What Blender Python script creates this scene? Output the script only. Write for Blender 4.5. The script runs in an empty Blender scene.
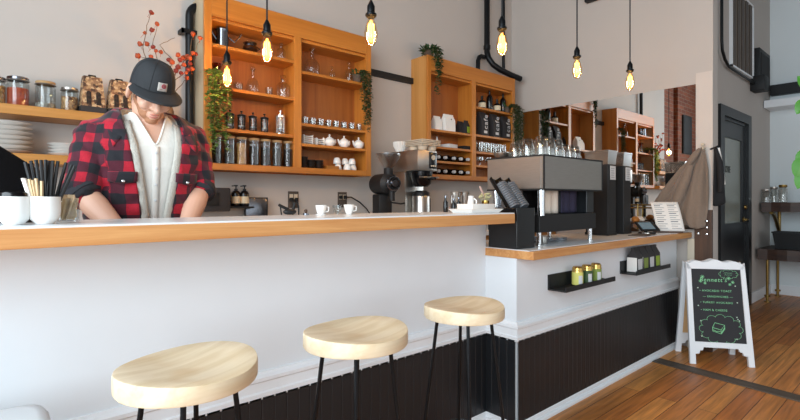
import bpy, bmesh, math, random
from mathutils import Vector, Matrix, Euler
SC = bpy.context.scene
C = SC.collection
PI = math.pi
R = math.radians
rnd = random.Random(11)

# ------------------------------------------------------------------ camera model (level camera at the origin, 1.195 m up)
F_PX, TH, YH, H = 478.13, R(48.808), 200.37, 1.195
CT, ST = math.cos(TH), math.sin(TH)
def at_y(px, py, Y):
    """point of the wall-parallel plane Y seen at a place of the photograph"""
    u = (px-400)/F_PX
    Z = Y/(ST-u*CT)
    return Vector((Z*(CT+u*ST), Y, H+(YH-py)/F_PX*Z))
def xat(px, Y): return at_y(px, 200, Y).x
def at_x(px, py, X):
    u = (px-400)/F_PX
    Z = X/(CT+u*ST)
    return Vector((X, Z*(ST-u*CT), H+(YH-py)/F_PX*Z))

# ------------------------------------------------------------------ mesh builder
class MB:
    def __init__(s): s.bm = bmesh.new()
    def _faces(s, vs, fs):
        bv = [s.bm.verts.new(v) for v in vs]
        out = []
        for f in fs:
            try: out.append(s.bm.faces.new([bv[i] for i in f]))
            except ValueError: pass
        return bv, out
    def box(s, x0, x1, y0, y1, z0, z1, bev=0, seg=2, M=None):
        vs = [Vector((x, y, z)) for x in (x0, x1) for y in (y0, y1) for z in (z0, z1)]
        if M is not None: vs = [M @ v for v in vs]
        bv, fs = s._faces(vs, [(0,1,3,2),(4,6,7,5),(0,4,5,1),(2,3,7,6),(0,2,6,4),(1,5,7,3)])
        if bev:
            es = list({e for f in fs for e in f.edges})
            bmesh.ops.bevel(s.bm, geom=es, offset=bev, segments=seg, profile=.5, affect='EDGES')
        return s
    def cbox(s, c, size, rot=(0,0,0), bev=0):
        M = Matrix.Translation(c) @ Euler(rot).to_matrix().to_4x4()
        a, b, d = [q/2 for q in size]
        return s.box(-a, a, -b, b, -d, d, bev, 2, M)
    def tube(s, pts, r, seg=8, radii=None, closed=False):
        pts = [Vector(p) for p in pts]
        n = len(pts)
        rings = []
        up = Vector((0,0,1))
        prev = None
        for i, p in enumerate(pts):
            if closed: d = pts[(i+1) % n]-pts[i-1]
            else: d = pts[min(i+1, n-1)]-pts[max(i-1, 0)]
            d.normalize()
            if prev is None:
                a = d.cross(up)
                if a.length < 1e-3: a = d.cross(Vector((1,0,0)))
            else:
                a = prev - d*prev.dot(d)
                if a.length < 1e-4: a = d.cross(up)
            a.normalize(); b = d.cross(a); prev = a
            rr = radii[i] if radii else r
            rings.append([s.bm.verts.new(p+(a*math.cos(2*PI*k/seg)+b*math.sin(2*PI*k/seg))*rr) for k in range(seg)])
        m = n if closed else n-1
        for i in range(m):
            A, B = rings[i], rings[(i+1) % n]
            for k in range(seg): s.bm.faces.new((A[k], B[k], B[(k+1) % seg], A[(k+1) % seg])[::-1])
        if not closed:
            s.bm.faces.new(rings[0]); s.bm.faces.new(rings[-1][::-1])
        return s
    def lathe(s, prof, c=(0,0,0), seg=20, axis='z', caps=True, sx=1, sy=1, M=None):
        c = Vector(c)
        rings = []
        for r, z in prof:
            ring = []
            for k in range(seg):
                a = 2*PI*k/seg
                v = Vector((r*sx*math.cos(a), r*sy*math.sin(a), z))
                if axis == 'y': v = Vector((v.x, -v.z, v.y))
                if axis == 'x': v = Vector((v.z, v.x, v.y))
                if M is not None: v = M @ v
                ring.append(s.bm.verts.new(c+v))
            rings.append(ring)
        for A, B in zip(rings, rings[1:]):
            for k in range(seg): s.bm.faces.new((A[k], A[(k+1) % seg], B[(k+1) % seg], B[k]))
        if caps:
            s.bm.faces.new(rings[0][::-1]); s.bm.faces.new(rings[-1])
        return s
    def ell(s, c, rad, rot=(0,0,0), seg=16, rings=10):
        M = Matrix.Translation(c) @ Euler(rot).to_matrix().to_4x4() @ Matrix.Diagonal((*rad, 1))
        bmesh.ops.create_uvsphere(s.bm, u_segments=seg, v_segments=rings, radius=1, matrix=M)
        return s
    def prism(s, poly, a0, a1, axis='y', M=None):
        def mk(p, a):
            v = {'y': Vector((p[0], a, p[1])), 'x': Vector((a, p[0], p[1])), 'z': Vector((p[0], p[1], a))}[axis]
            return M @ v if M is not None else v
        n = len(poly)
        A = [s.bm.verts.new(mk(p, a0)) for p in poly]
        B = [s.bm.verts.new(mk(p, a1)) for p in poly]
        for i in range(n): s.bm.faces.new((A[i], A[(i+1) % n], B[(i+1) % n], B[i]))
        s.bm.faces.new(A[::-1]); s.bm.faces.new(B)
        bmesh.ops.recalc_face_normals(s.bm, faces=s.bm.faces)
        return s
    def loft(s, rings, cap=True):
        R_ = [[s.bm.verts.new(v) for v in r] for r in rings]
        n = len(R_[0])
        for A, B in zip(R_, R_[1:]):
            for k in range(n): s.bm.faces.new((A[k], A[(k+1) % n], B[(k+1) % n], B[k]))
        if cap:
            s.bm.faces.new(R_[0][::-1]); s.bm.faces.new(R_[-1])
        return s
    def grid(s, P):
        V = [[s.bm.verts.new(v) for v in row] for row in P]
        for A, B in zip(V, V[1:]):
            for k in range(len(A)-1): s.bm.faces.new((A[k], A[k+1], B[k+1], B[k]))
        return s
    def leaf(s, p, d, up, L, W, bend=.2):
        d = Vector(d).normalized(); up = Vector(up)
        sd = d.cross(up)
        if sd.length < 1e-3: sd = d.cross(Vector((1,0,0)))
        sd.normalize(); nn = sd.cross(d)
        p = Vector(p)
        m = p+d*L*.45+nn*L*bend*.5
        t = p+d*L
        a = m+sd*W/2-nn*W*.12; b = m-sd*W/2-nn*W*.12
        v = [s.bm.verts.new(q) for q in (p, a, t, b, m)]
        for f in ((0,1,4),(1,2,4),(2,3,4),(3,0,4)): s.bm.faces.new([v[i] for i in f])
        return s
    def oval(s, p, d, up, L, W, bend=.2, n=6):
        d = Vector(d).normalized(); sd = d.cross(Vector(up)).normalized(); nn = sd.cross(d); p = Vector(p); rows = []
        for i in range(n+1):
            t = i/n; wd = W/2*max(.04, math.sin(PI*min(1, t**.8))**.7); c = p+d*L*t+nn*bend*L*(t-t*t*1.6)
            rows.append([c-sd*wd+nn*wd*.18, c, c+sd*wd+nn*wd*.18])
        return s.grid(rows)
    def build(s, name, m, parent=None, loc=(0,0,0), rot=(0,0,0), smooth=True, ang=40, recalc=True):
        if recalc: bmesh.ops.recalc_face_normals(s.bm, faces=s.bm.faces)
        me = bpy.data.meshes.new(name)
        s.bm.to_mesh(me); s.bm.free()
        if m: me.materials.append(m)
        if smooth:
            me.polygons.foreach_set('use_smooth', [True]*len(me.polygons))
            me.set_sharp_from_angle(angle=R(ang))
        o = bpy.data.objects.new(name, me)
        C.objects.link(o)
        o.location = loc; o.rotation_euler = rot
        if parent: o.parent = parent
        return o

def thing(name, label, cat, loc=(0,0,0), rotz=0, group=None):
    o = bpy.data.objects.new(name, None); C.objects.link(o)
    o.empty_display_size = .05
    o.location = loc; o.rotation_euler = (0,0,rotz)
    return tag(o, label, cat, group)
def tag(o, label, cat, group=None):
    o['label'] = label; o['category'] = cat
    if group: o['group'] = group
    return o
def struct(o):
    o['kind'] = 'structure'; return o
def dup(root, loc, label, rotz=None, group=None, scale=None):
    r = root.copy(); C.objects.link(r); r.location = loc
    if rotz is not None: r.rotation_euler = (0,0,rotz)
    if scale: r.scale = scale
    r['label'] = label
    if group: r['group'] = group
    for ch in list(root.children):
        c = ch.copy(); C.objects.link(c); c.parent = r
        for g in list(ch.children):
            d = g.copy(); C.objects.link(d); d.parent = c
    return r
ORD = ['leftmost', 'second from left', 'third from left', 'fourth from left', 'fifth from left', 'sixth from left',
       'seventh from left', 'eighth from left', 'ninth from left', 'tenth from left', 'eleventh from left', 'twelfth from left', 'thirteenth from left']
def orda(i, n):
    if i == n-1: return 'rightmost'
    return ORD[i]

# ------------------------------------------------------------------ materials
def lin(h):
    h = h.lstrip('#')
    out = []
    for i in (0, 2, 4):
        c = int(h[i:i+2], 16)/255
        out.append(c/12.92 if c <= .04045 else ((c+.055)/1.055)**2.4)
    return (*out, 1)
def newmat(name):
    m = bpy.data.materials.new(name); m.use_nodes = True
    nt = m.node_tree
    return m, nt, nt.nodes['Principled BSDF']
def mat(name, col, rough=.5, metal=0, var=.0, vscale=8, bump=0, bscale=40, spec=None, coat=0, sheen=0, stretch=(1,1,1)):
    m, nt, b = newmat(name)
    c = lin(col)
    b.inputs['Base Color'].default_value = c
    b.inputs['Roughness'].default_value = rough
    b.inputs['Metallic'].default_value = metal
    if spec is not None: b.inputs['Specular IOR Level'].default_value = spec
    if coat: b.inputs['Coat Weight'].default_value = coat; b.inputs['Coat Roughness'].default_value = .1
    if sheen: b.inputs['Sheen Weight'].default_value = sheen
    tc = nt.nodes.new('ShaderNodeTexCoord'); mp = nt.nodes.new('ShaderNodeMapping')
    mp.inputs['Scale'].default_value = stretch
    nt.links.new(tc.outputs['Object'], mp.inputs['Vector'])
    n = nt.nodes.new('ShaderNodeTexNoise'); n.inputs['Scale'].default_value = vscale; n.inputs['Detail'].default_value = 4
    nt.links.new(mp.outputs['Vector'], n.inputs['Vector'])
    mx = nt.nodes.new('ShaderNodeMix'); mx.data_type = 'RGBA'
    v = max(var, .04)
    mx.inputs['A'].default_value = tuple(q*(1-v) for q in c[:3])+(1,)
    mx.inputs['B'].default_value = tuple(min(1, q*(1+v)) for q in c[:3])+(1,)
    nt.links.new(n.outputs['Fac'], mx.inputs['Factor'])
    nt.links.new(mx.outputs['Result'], b.inputs['Base Color'])
    if bump:
        n2 = nt.nodes.new('ShaderNodeTexNoise'); n2.inputs['Scale'].default_value = bscale; n2.inputs['Detail'].default_value = 3
        nt.links.new(mp.outputs['Vector'], n2.inputs['Vector'])
        bp = nt.nodes.new('ShaderNodeBump'); bp.inputs['Strength'].default_value = bump; bp.inputs['Distance'].default_value = .01
        nt.links.new(n2.outputs['Fac'], bp.inputs['Height']); nt.links.new(bp.outputs['Normal'], b.inputs['Normal'])
    return m
def wood(name, c1, c2, axis='x', rough=.45, scale=1, coat=0, knots=0, c3=None):
    """long-grained timber: noise pulled out along one axis"""
    m, nt, b = newmat(name)
    b.inputs['Roughness'].default_value = rough
    if coat: b.inputs['Coat Weight'].default_value = coat; b.inputs['Coat Roughness'].default_value = .15
    tc = nt.nodes.new('ShaderNodeTexCoord'); mp = nt.nodes.new('ShaderNodeMapping')
    st = {'x': (.6, 14, 14), 'y': (14, .6, 14), 'z': (14, 14, .6)}[axis]
    mp.inputs['Scale'].default_value = [q*scale for q in st]
    nt.links.new(tc.outputs['Object'], mp.inputs['Vector'])
    n = nt.nodes.new('ShaderNodeTexNoise'); n.inputs['Scale'].default_value = 1.7; n.inputs['Detail'].default_value = 7
    n.inputs['Roughness'].default_value = .65; n.inputs['Distortion'].default_value = .6
    nt.links.new(mp.outputs['Vector'], n.inputs['Vector'])
    cr = nt.nodes.new('ShaderNodeValToRGB')
    cr.color_ramp.elements[0].position = .3; cr.color_ramp.elements[0].color = lin(c1)
    cr.color_ramp.elements[1].position = .72; cr.color_ramp.elements[1].color = lin(c2)
    nt.links.new(n.outputs['Fac'], cr.inputs['Fac'])
    last = cr.outputs['Color']
    if c3:
        n2 = nt.nodes.new('ShaderNodeTexNoise'); n2.inputs['Scale'].default_value = 5; n2.inputs['Detail'].default_value = 2
        nt.links.new(tc.outputs['Object'], n2.inputs['Vector'])
        cr2 = nt.nodes.new('ShaderNodeValToRGB'); cr2.color_ramp.elements[0].position = .52; cr2.color_ramp.elements[1].position = .72
        nt.links.new(n2.outputs['Fac'], cr2.inputs['Fac'])
        mx = nt.nodes.new('ShaderNodeMix'); mx.data_type = 'RGBA'
        nt.links.new(cr2.outputs['Color'], mx.inputs['Factor']); nt.links.new(last, mx.inputs['A'])
        mx.inputs['B'].default_value = lin(c3); last = mx.outputs['Result']
    nt.links.new(last, b.inputs['Base Color'])
    bp = nt.nodes.new('ShaderNodeBump'); bp.inputs['Strength'].default_value = .12; bp.inputs['Distance'].default_value = .004
    nt.links.new(n.outputs['Fac'], bp.inputs['Height']); nt.links.new(bp.outputs['Normal'], b.inputs['Normal'])
    return m
def glass(name, tint='#ffffff', refl=.16, rough=.03):
    m, nt, b = newmat(name)
    nt.nodes.remove(b)
    tr = nt.nodes.new('ShaderNodeBsdfTransparent'); tr.inputs['Color'].default_value = lin(tint)
    gl = nt.nodes.new('ShaderNodeBsdfGlossy'); gl.inputs['Roughness'].default_value = rough
    lw = nt.nodes.new('ShaderNodeLayerWeight'); lw.inputs['Blend'].default_value = .45
    mr = nt.nodes.new('ShaderNodeMapRange'); mr.inputs['To Min'].default_value = refl*.35; mr.inputs['To Max'].default_value = min(1, refl*3)
    nt.links.new(lw.outputs['Facing'], mr.inputs['Value'])
    mx = nt.nodes.new('ShaderNodeMixShader')
    nt.links.new(mr.outputs['Result'], mx.inputs['Fac'])
    nt.links.new(tr.outputs['BSDF'], mx.inputs[1]); nt.links.new(gl.outputs['BSDF'], mx.inputs[2])
    nt.links.new(mx.outputs['Shader'], nt.nodes['Material Output'].inputs['Surface'])
    return m
def emis(name, col, s):
    m, nt, b = newmat(name)
    b.inputs['Base Color'].default_value = lin(col)
    b.inputs['Emission Color'].default_value = lin(col); b.inputs['Emission Strength'].default_value = s
    return m
def speckle(name, cols, scale=120, rough=.7):
    m, nt, b = newmat(name)
    b.inputs['Roughness'].default_value = rough
    tc = nt.nodes.new('ShaderNodeTexCoord'); v = nt.nodes.new('ShaderNodeTexVoronoi'); v.inputs['Scale'].default_value = scale
    nt.links.new(tc.outputs['Object'], v.inputs['Vector'])
    sp = nt.nodes.new('ShaderNodeSeparateColor'); nt.links.new(v.outputs['Color'], sp.inputs['Color'])
    cr = nt.nodes.new('ShaderNodeValToRGB'); cr.color_ramp.interpolation = 'CONSTANT'
    e = cr.color_ramp.elements
    e[0].color = lin(cols[0]); e[1].position = 1/len(cols); e[1].color = lin(cols[1])
    for i in range(2, len(cols)): q = e.new(i/len(cols)); q.color = lin(cols[i])
    nt.links.new(sp.outputs['Red'], cr.inputs['Fac']); nt.links.new(cr.outputs['Color'], b.inputs['Base Color'])
    return m
def brickmat(name):
    m, nt, b = newmat(name)
    b.inputs['Roughness'].default_value = .85
    tc = nt.nodes.new('ShaderNodeTexCoord'); sx = nt.nodes.new('ShaderNodeSeparateXYZ'); cb = nt.nodes.new('ShaderNodeCombineXYZ')
    nt.links.new(tc.outputs['Object'], sx.inputs['Vector'])
    ad = nt.nodes.new('ShaderNodeMath'); nt.links.new(sx.outputs['X'], ad.inputs[0]); nt.links.new(sx.outputs['Y'], ad.inputs[1])
    nt.links.new(ad.outputs['Value'], cb.inputs['X']); nt.links.new(sx.outputs['Z'], cb.inputs['Y'])
    br = nt.nodes.new('ShaderNodeTexBrick')
    br.inputs['Scale'].default_value = 1; br.inputs['Brick Width'].default_value = .2; br.inputs['Row Height'].default_value = .065
    br.inputs['Mortar Size'].default_value = .006; br.inputs['Color1'].default_value = lin('#8a4a30'); br.inputs['Color2'].default_value = lin('#6a3524')
    br.inputs['Mortar'].default_value = lin('#7a6253')
    nt.links.new(cb.outputs['Vector'], br.inputs['Vector']); nt.links.new(br.outputs['Color'], b.inputs['Base Color'])
    bp = nt.nodes.new('ShaderNodeBump'); bp.invert = True; bp.inputs['Strength'].default_value = .6; bp.inputs['Distance'].default_value = .01
    nt.links.new(br.outputs['Fac'], bp.inputs['Height']); nt.links.new(bp.outputs['Normal'], b.inputs['Normal'])
    return m
def floormat():
    m, nt, b = newmat('plank_floor')
    tc = nt.nodes.new('ShaderNodeTexCoord')
    br = nt.nodes.new('ShaderNodeTexBrick')
    br.inputs['Scale'].default_value = 1; br.inputs['Brick Width'].default_value = 1.9; br.inputs['Row Height'].default_value = .105
    br.inputs['Mortar Size'].default_value = .0016; br.inputs['Mortar Smooth'].default_value = .2; br.offset = .37
    br.inputs['Color1'].default_value = lin('#e29a50'); br.inputs['Color2'].default_value = lin('#ba6d30'); br.inputs['Mortar'].default_value = lin('#2c170c')
    nt.links.new(tc.outputs['Object'], br.inputs['Vector'])
    mp = nt.nodes.new('ShaderNodeMapping'); mp.inputs['Scale'].default_value = (1.2, 22, 1); nt.links.new(tc.outputs['Object'], mp.inputs['Vector'])
    n = nt.nodes.new('ShaderNodeTexNoise'); n.inputs['Scale'].default_value = 2; n.inputs['Detail'].default_value = 6; n.inputs['Distortion'].default_value = .4
    nt.links.new(mp.outputs['Vector'], n.inputs['Vector'])
    n2 = nt.nodes.new('ShaderNodeTexNoise'); n2.inputs['Scale'].default_value = 1.1; n2.inputs['Detail'].default_value = 5
    nt.links.new(tc.outputs['Object'], n2.inputs['Vector'])
    mr = nt.nodes.new('ShaderNodeMapRange'); mr.inputs['From Min'].default_value = .3; mr.inputs['From Max'].default_value = .7
    mr.inputs['To Min'].default_value = .62; mr.inputs['To Max'].default_value = 1.2
    nt.links.new(n.outputs['Fac'], mr.inputs['Value'])
    mr2 = nt.nodes.new('ShaderNodeMapRange'); mr2.inputs['From Min'].default_value = .3; mr2.inputs['From Max'].default_value = .7
    mr2.inputs['To Min'].default_value = .75; mr2.inputs['To Max'].default_value = 1.15
    nt.links.new(n2.outputs['Fac'], mr2.inputs['Value'])
    mu = nt.nodes.new('ShaderNodeMath'); mu.operation = 'MULTIPLY'; nt.links.new(mr.outputs['Result'], mu.inputs[0]); nt.links.new(mr2.outputs['Result'], mu.inputs[1])
    sc = nt.nodes.new('ShaderNodeVectorMath'); sc.operation = 'SCALE'
    nt.links.new(br.outputs['Color'], sc.inputs[0]); nt.links.new(mu.outputs['Value'], sc.inputs['Scale'])
    nt.links.new(sc.outputs['Vector'], b.inputs['Base Color'])
    mr3 = nt.nodes.new('ShaderNodeMapRange'); mr3.inputs['To Min'].default_value = .28; mr3.inputs['To Max'].default_value = .55
    nt.links.new(n2.outputs['Fac'], mr3.inputs['Value']); nt.links.new(mr3.outputs['Result'], b.inputs['Roughness'])
    bp = nt.nodes.new('ShaderNodeBump'); bp.invert = True; bp.inputs['Strength'].default_value = .5; bp.inputs['Distance'].default_value = .004
    nt.links.new(br.outputs['Fac'], bp.inputs['Height']); nt.links.new(bp.outputs['Normal'], b.inputs['Normal'])
    return m
def plaidmat(attr=None):
    m, nt, b = newmat('red_black_plaid')
    b.inputs['Roughness'].default_value = .9; b.inputs['Sheen Weight'].default_value = .15
    tc = nt.nodes.new('ShaderNodeTexCoord'); sx = nt.nodes.new('ShaderNodeSeparateXYZ')
    at = nt.nodes.new('ShaderNodeAttribute'); at.attribute_name = attr or ''
    nt.links.new(at.outputs['Vector'] if attr else tc.outputs['Object'], sx.inputs['Vector'])
    def stripe(sock, per, off, duty):
        a = nt.nodes.new('ShaderNodeMath'); a.operation = 'MULTIPLY_ADD'; a.inputs[1].default_value = 1/per; a.inputs[2].default_value = off
        nt.links.new(sock, a.inputs[0])
        f = nt.nodes.new('ShaderNodeMath'); f.operation = 'FRACT'; nt.links.new(a.outputs[0], f.inputs[0])
        g = nt.nodes.new('ShaderNodeMath'); g.operation = 'GREATER_THAN'; g.inputs[1].default_value = 1-duty; nt.links.new(f.outputs[0], g.inputs[0])
        return g.outputs[0]
    ax = nt.nodes.new('ShaderNodeMath'); nt.links.new(sx.outputs['X'], ax.inputs[0]); nt.links.new(sx.outputs['Y'], ax.inputs[1])
    sX = stripe(ax.outputs[0], .074, .1, .52); sZ = stripe(sx.outputs['Z'], .078, .35, .5)
    sm = nt.nodes.new('ShaderNodeMath'); sm.operation = 'ADD'; nt.links.new(sX, sm.inputs[0]); nt.links.new(sZ, sm.inputs[1])
    hf = nt.nodes.new('ShaderNodeMath'); hf.operation = 'MULTIPLY'; hf.inputs[1].default_value = .5; nt.links.new(sm.outputs[0], hf.inputs[0])
    cr = nt.nodes.new('ShaderNodeValToRGB'); cr.color_ramp.interpolation = 'CONSTANT'
    e = cr.color_ramp.elements; e[0].color = lin('#a80f27'); e[1].position = .25; e[1].color = lin('#4a0d20')
    q = e.new(.75); q.color = lin('#15141b')
    nt.links.new(hf.outputs[0], cr.inputs['Fac'])
    n = nt.nodes.new('ShaderNodeTexNoise'); n.inputs['Scale'].default_value = 300; nt.links.new(tc.outputs['Object'], n.inputs['Vector'])
    mr = nt.nodes.new('ShaderNodeMapRange'); mr.inputs['To Min'].default_value = .6; mr.inputs['To Max'].default_value = 1.4; nt.links.new(n.outputs['Fac'], mr.inputs['Value'])
    sc = nt.nodes.new('ShaderNodeVectorMath'); sc.operation = 'SCALE'; nt.links.new(cr.outputs['Color'], sc.inputs[0]); nt.links.new(mr.outputs['Result'], sc.inputs['Scale'])
    nt.links.new(sc.outputs['Vector'], b.inputs['Base Color'])
    return m

M = dict(
    wall=mat('painted_wall', '#bab2ab', .75, var=.03, vscale=3, bump=.04, bscale=25),
    wallblue=mat('pale_painted_wall', '#dde4e6', .8, var=.04, vscale=2),
    bar=mat('white_bar_paint', '#dfe4e8', .5, var=.03, vscale=4, bump=.02, bscale=12),
    trim=mat('white_trim_paint', '#e6e9ec', .4),
    ceil=mat('ceiling_paint', '#4c4a48', .9),
    bead=mat('black_beadboard_paint', '#15181c', .45, var=.1),
    floor=floormat(), brick=brickmat('red_brick'),
    oak=wood('oak_edge', '#b9793f', '#daa468', 'x', .45, 1.6),
    oakshelf=wood('oak_shelf', '#a8712f', '#c98f48', 'x', .45),
    cab=wood('fir_cabinet', '#a4611f', '#c57f33', 'z', .4, .8),
    cabx=wood('fir_cabinet_rail', '#a4611f', '#c57f33', 'x', .4, .8),
    cabback=wood('shaded_fir_back', '#8c4c1e', '#a9652b', 'z', .45, .8),  # redder fir, its tone also darkened to carry shade inside the cabinets
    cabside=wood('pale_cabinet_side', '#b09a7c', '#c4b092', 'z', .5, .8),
    cabside2=wood('fir_side', '#b57a38', '#c98f4e', 'z', .5, .8),
    top=mat('white_stone_top', '#dfe3e6', .25, var=.05, vscale=6),
    seat=wood('stool_seat_wood', '#cdb792', '#e8d9bf', 'x', .5, .7, c3='#bf9862'),
    black=mat('black_metal', '#1b1d20', .36, .7), blackm=mat('matte_black', '#101113', .6),
    blackp=mat('gloss_black_plastic', '#0b0b0d', .22), pipe=mat('black_iron_pipe', '#15171a', .42, .5),
    steel=mat('brushed_steel', '#c2beb8', .36, 1, var=.06, vscale=30, stretch=(1,1,18)), chrome=mat('chrome', '#d8d8d8', .1, 1),
    steeldk=mat('dark_polished_steel', '#83858b', .2, 1), brass=mat('brass', '#8f7443', .38, 1), gold=mat('gold_lid', '#c7a25a', .25, 1),
    white=mat('white_ceramic', '#eceae6', .25), whitep=mat('white_paper', '#e8e4de', .7), plastic=mat('white_plastic', '#d7dde1', .4),
    glass=glass('clear_glass', '#f6f8f8', .09), glassw=glass('thick_tumbler_glass', '#f4f4f2', .2, .06), hop=glass('smoky_hopper', '#dcd5cf', .42, .35), msteel=mat('machine_steel', '#9d9791', .4, .8, var=.1, vscale=14, stretch=(1,1,12)), pillar=mat('pillar_paint', '#c8beb5', .6),
    bulbg=glass('bulb_glass', '#fff1d8', .07), amber=glass('amber_glass', '#c98a48', .2), darkglass=glass('dark_glass', '#4a4844', .3),
    frost=mat('frosted_pane', '#858a80', .25, spec=.6), fil=emis('glowing_filament', '#ffc66a', 7), filg=emis('glowing_core', '#ffae45', 9),
    cork=mat('cork_lid', '#b08d62', .8, var=.2, vscale=80), kraft=mat('kraft_paper', '#cda577', .8, var=.12, vscale=30),
    stirw=mat('pale_stirrer_wood', '#dcc29a', .8), packet=mat('sugar_packet', '#d8bd98', .8, var=.2, vscale=60), card=mat('pulp_carton', '#c9b9a4', .95, bump=.3, bscale=120), felt=mat('beige_wool', '#7f6e60', .95, var=.12, vscale=60, bump=.3, bscale=150, sheen=.2),
    blackcloth=mat('black_cloth', '#131316', .85), red=speckle('red_lentils', ['#a33c1e', '#c2532a', '#8a2f17'], 220),
    grain=speckle('mixed_grain', ['#8c5a34', '#b98a58', '#4d3122', '#d0a873'], 150), beans=speckle('coffee_beans', ['#20140f', '#35231a', '#15100d'], 110),
    tan=speckle('granola', ['#b98f52', '#d1ab6e', '#94703c'], 140), grey=speckle('seeds', ['#9a968a', '#c9c5b6', '#77736a'], 200),
    greytea=speckle('loose_tea', ['#3c3a38', '#57534e', '#2a2928'], 160), oats=mat('pale_oats', '#c9c2b2', .9, var=.15, vscale=100),
    bagpat=speckle('printed_bag', ['#7a5238', '#b08960', '#4a3226', '#8f6b4c', '#c8a67e'], 90, .6), bagdark=mat('dark_bag_base', '#2e2b2c', .7), 
    leaf=mat('green_leaf', '#5f8038', .5, var=.35, vscale=30), leafdk=mat('dark_green_leaf', '#35502b', .5, var=.35, vscale=30), leafbr=mat('bright_leaf', '#4f9a35', .4, var=.2, vscale=10),
    stem=mat('twig', '#6b5138', .8), terr=mat('clay_pot', '#5d4a3c', .8), berry=mat('orange_husk', '#a84418', .6, var=.45, vscale=25), berry2=mat('red_husk', '#7d2414', .55, var=.3, vscale=25),
    skin=mat('skin', '#d3a48c', .5, var=.06, vscale=14), stubble=mat('reddish_stubble', '#a47253', .8, var=.25, vscale=90), hair=mat('brown_hair', '#6b452c', .8, var=.25, vscale=90),
    lip=mat('lip', '#b8736a', .5), plaid=plaidmat(), plaidu=plaidmat('weave'), henley=mat('white_henley', '#dcd8d0', .9, var=.05, vscale=20, bump=.15, bscale=90), sherpa=mat('grey_sherpa', '#b9b4aa', 1, var=.12, vscale=120, bump=.5, bscale=160),
    cap=mat('charcoal_canvas', '#26282b', .85, var=.12, vscale=90, bump=.1, bscale=300), cuff=mat('rolled_dark_cuff', '#2b2b30', .9, var=.2, vscale=60),
    denim=mat('dark_denim', '#1d2330', .9), boot=mat('brown_boot', '#3b2618', .5), patch=mat('pale_patch', '#a8a29b', .8), maroon=mat('maroon_mark', '#8f3038', .7),
    chalkb=mat('chalkboard', '#26262a', .7, var=.12, vscale=6), chalk=mat('green_chalk', '#8fd6a0', .9), chalkw=mat('pale_chalk', '#cfe6d4', .9),
    dwood=wood('dark_live_edge_wood', '#2b1a13', '#4d3122', 'y', .5), bwood=wood('brown_panel_wood', '#3a2517', '#583a25', 'z', .5), cream=mat('cream_post', '#c8bba6', .6),
    label=mat('cream_label', '#d3c3a6', .7), labelw=mat('pale_label', '#c9c9c9', .7), ink=mat('grey_ink', '#77787d', .8), green=mat('green_label', '#8ca52f', .6), yellow=mat('yellow_label', '#d3cd6e', .6), sage=mat('sage_label', '#7d8f3f', .6),
    pastry=mat('baked_pastry', '#b8742f', .6, var=.3, vscale=30), cream2=mat('sugar_icing', '#e4d5c4', .6), blueg=mat('blue_grey_screen', '#6f8794', .2), purple=mat('dark_plum_reflection', '#2c2840', .8),
    slat=mat('brown_slat', '#4f443c', .6), slatbg=mat('slat_gap', '#8d8278', .7), lidgrey=mat('grey_lids', '#5f6369', .35), dark=mat('dark_recess', '#1b1b1d', .8), navy=mat('door_black_blue', '#0c0f13', .4), thr=wood('worn_threshold', '#3a322b', '#6e5f50', 'y', .6),
    bowl=mat('dark_bowl', '#231d19', .35), wtray=wood('tray_wood', '#8a531f', '#b0722f', 'x', .5), graybox=mat('grey_galvanised', '#8d9296', .4, .7), art=mat('dark_painting', '#1b1d20', .6, var=.6, vscale=12),
    mirror=mat('silvered_mirror', '#e6e6e4', .0, 1), pink=mat('dried_feather', '#c9a89c', .9), yflower=mat('dried_flower', '#b9b58a', .9),
)
E_LEFT, E_FRONT, EXPO = 295, 45, 0
# ------------------------------------------------------------------ the room shell
YB, XM, YD, XF = 3.12, 4.345, 1.5, 7.66      # back wall, mirror wall, door wall, far wall
XL, YF, ZC = -1.6, -3.2, 4.2
def sbox(name, m, *a, bev=0):
    return struct(MB().box(*a, bev=bev).build(name, m, smooth=False))
sbox('floor', M['floor'], XL-.1, XF+.1, YF-.1, YB+.1, -.1, 0)
sbox('ceiling', M['ceil'], XL-.1, XF+.1, YF-.1, YB+.1, ZC, ZC+.1)
sbox('wall_back', M['wall'], .05, XM+.115, YB, YB+.1, 0, ZC)
b = MB(); b.box(-.39, .05, YB, YB+.1, 0, ZC); b.box(XL, -.39, YB-.06, YB+.1, 0, ZC)
struct(b.build('wall_brick', M['brick'], smooth=False))
sbox('wall_right', M['wall'], XM, XM+.115, 1.213, YB, 0, ZC)
sbox('trim_1', M['pillar'], XM-.008, XM, 1.213, 1.331, .941, 2.22)
sbox('trim_2', M['cream'], XM-.03, XM, 1.335, 1.385, 0, .885)
sbox('wall_far', M['wallblue'], XF, XF+.1, YF, YD+.14, 0, ZC)
sbox('baseboard_far', M['trim'], XF-.02, XF, YF, YD, 0, .12)
# wall with the side door: four pieces around the opening
DX0, DX1, DZ = 5.66, 6.55, 2.06
b = MB()
b.box(XM+.115, DX0, YD, YD+.14, 0, ZC); b.box(DX1, XF+.1, YD, YD+.14, 0, ZC); b.box(DX0, DX1, YD, YD+.14, DZ, ZC)
struct(b.build('wall_side_door', M['wall'], smooth=False))
sbox('baseboard_side_door', M['trim'], DX1+.13, XF-.02, YD-.018, YD, 0, .12)
b = MB()
b.box(DX0-.13, DX0, YD-.025, YD, 0, DZ+.1); b.box(DX1, DX1+.12, YD-.025, YD, 0, DZ+.1); b.box(DX0, DX1, YD-.025, YD, DZ, DZ+.1)
b.box(DX0, DX0+.03, YD, YD+.14, 0, DZ); b.box(DX1-.03, DX1, YD, YD+.14, 0, DZ); b.box(DX0+.03, DX1-.03, YD, YD+.14, DZ-.03, DZ)
struct(b.build('trim_3', M['navy'], smooth=False))
d = struct(bpy.data.objects.new('door_1', None)); C.objects.link(d); d.location = (DX0+.03, YD+.012, 0)
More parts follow.
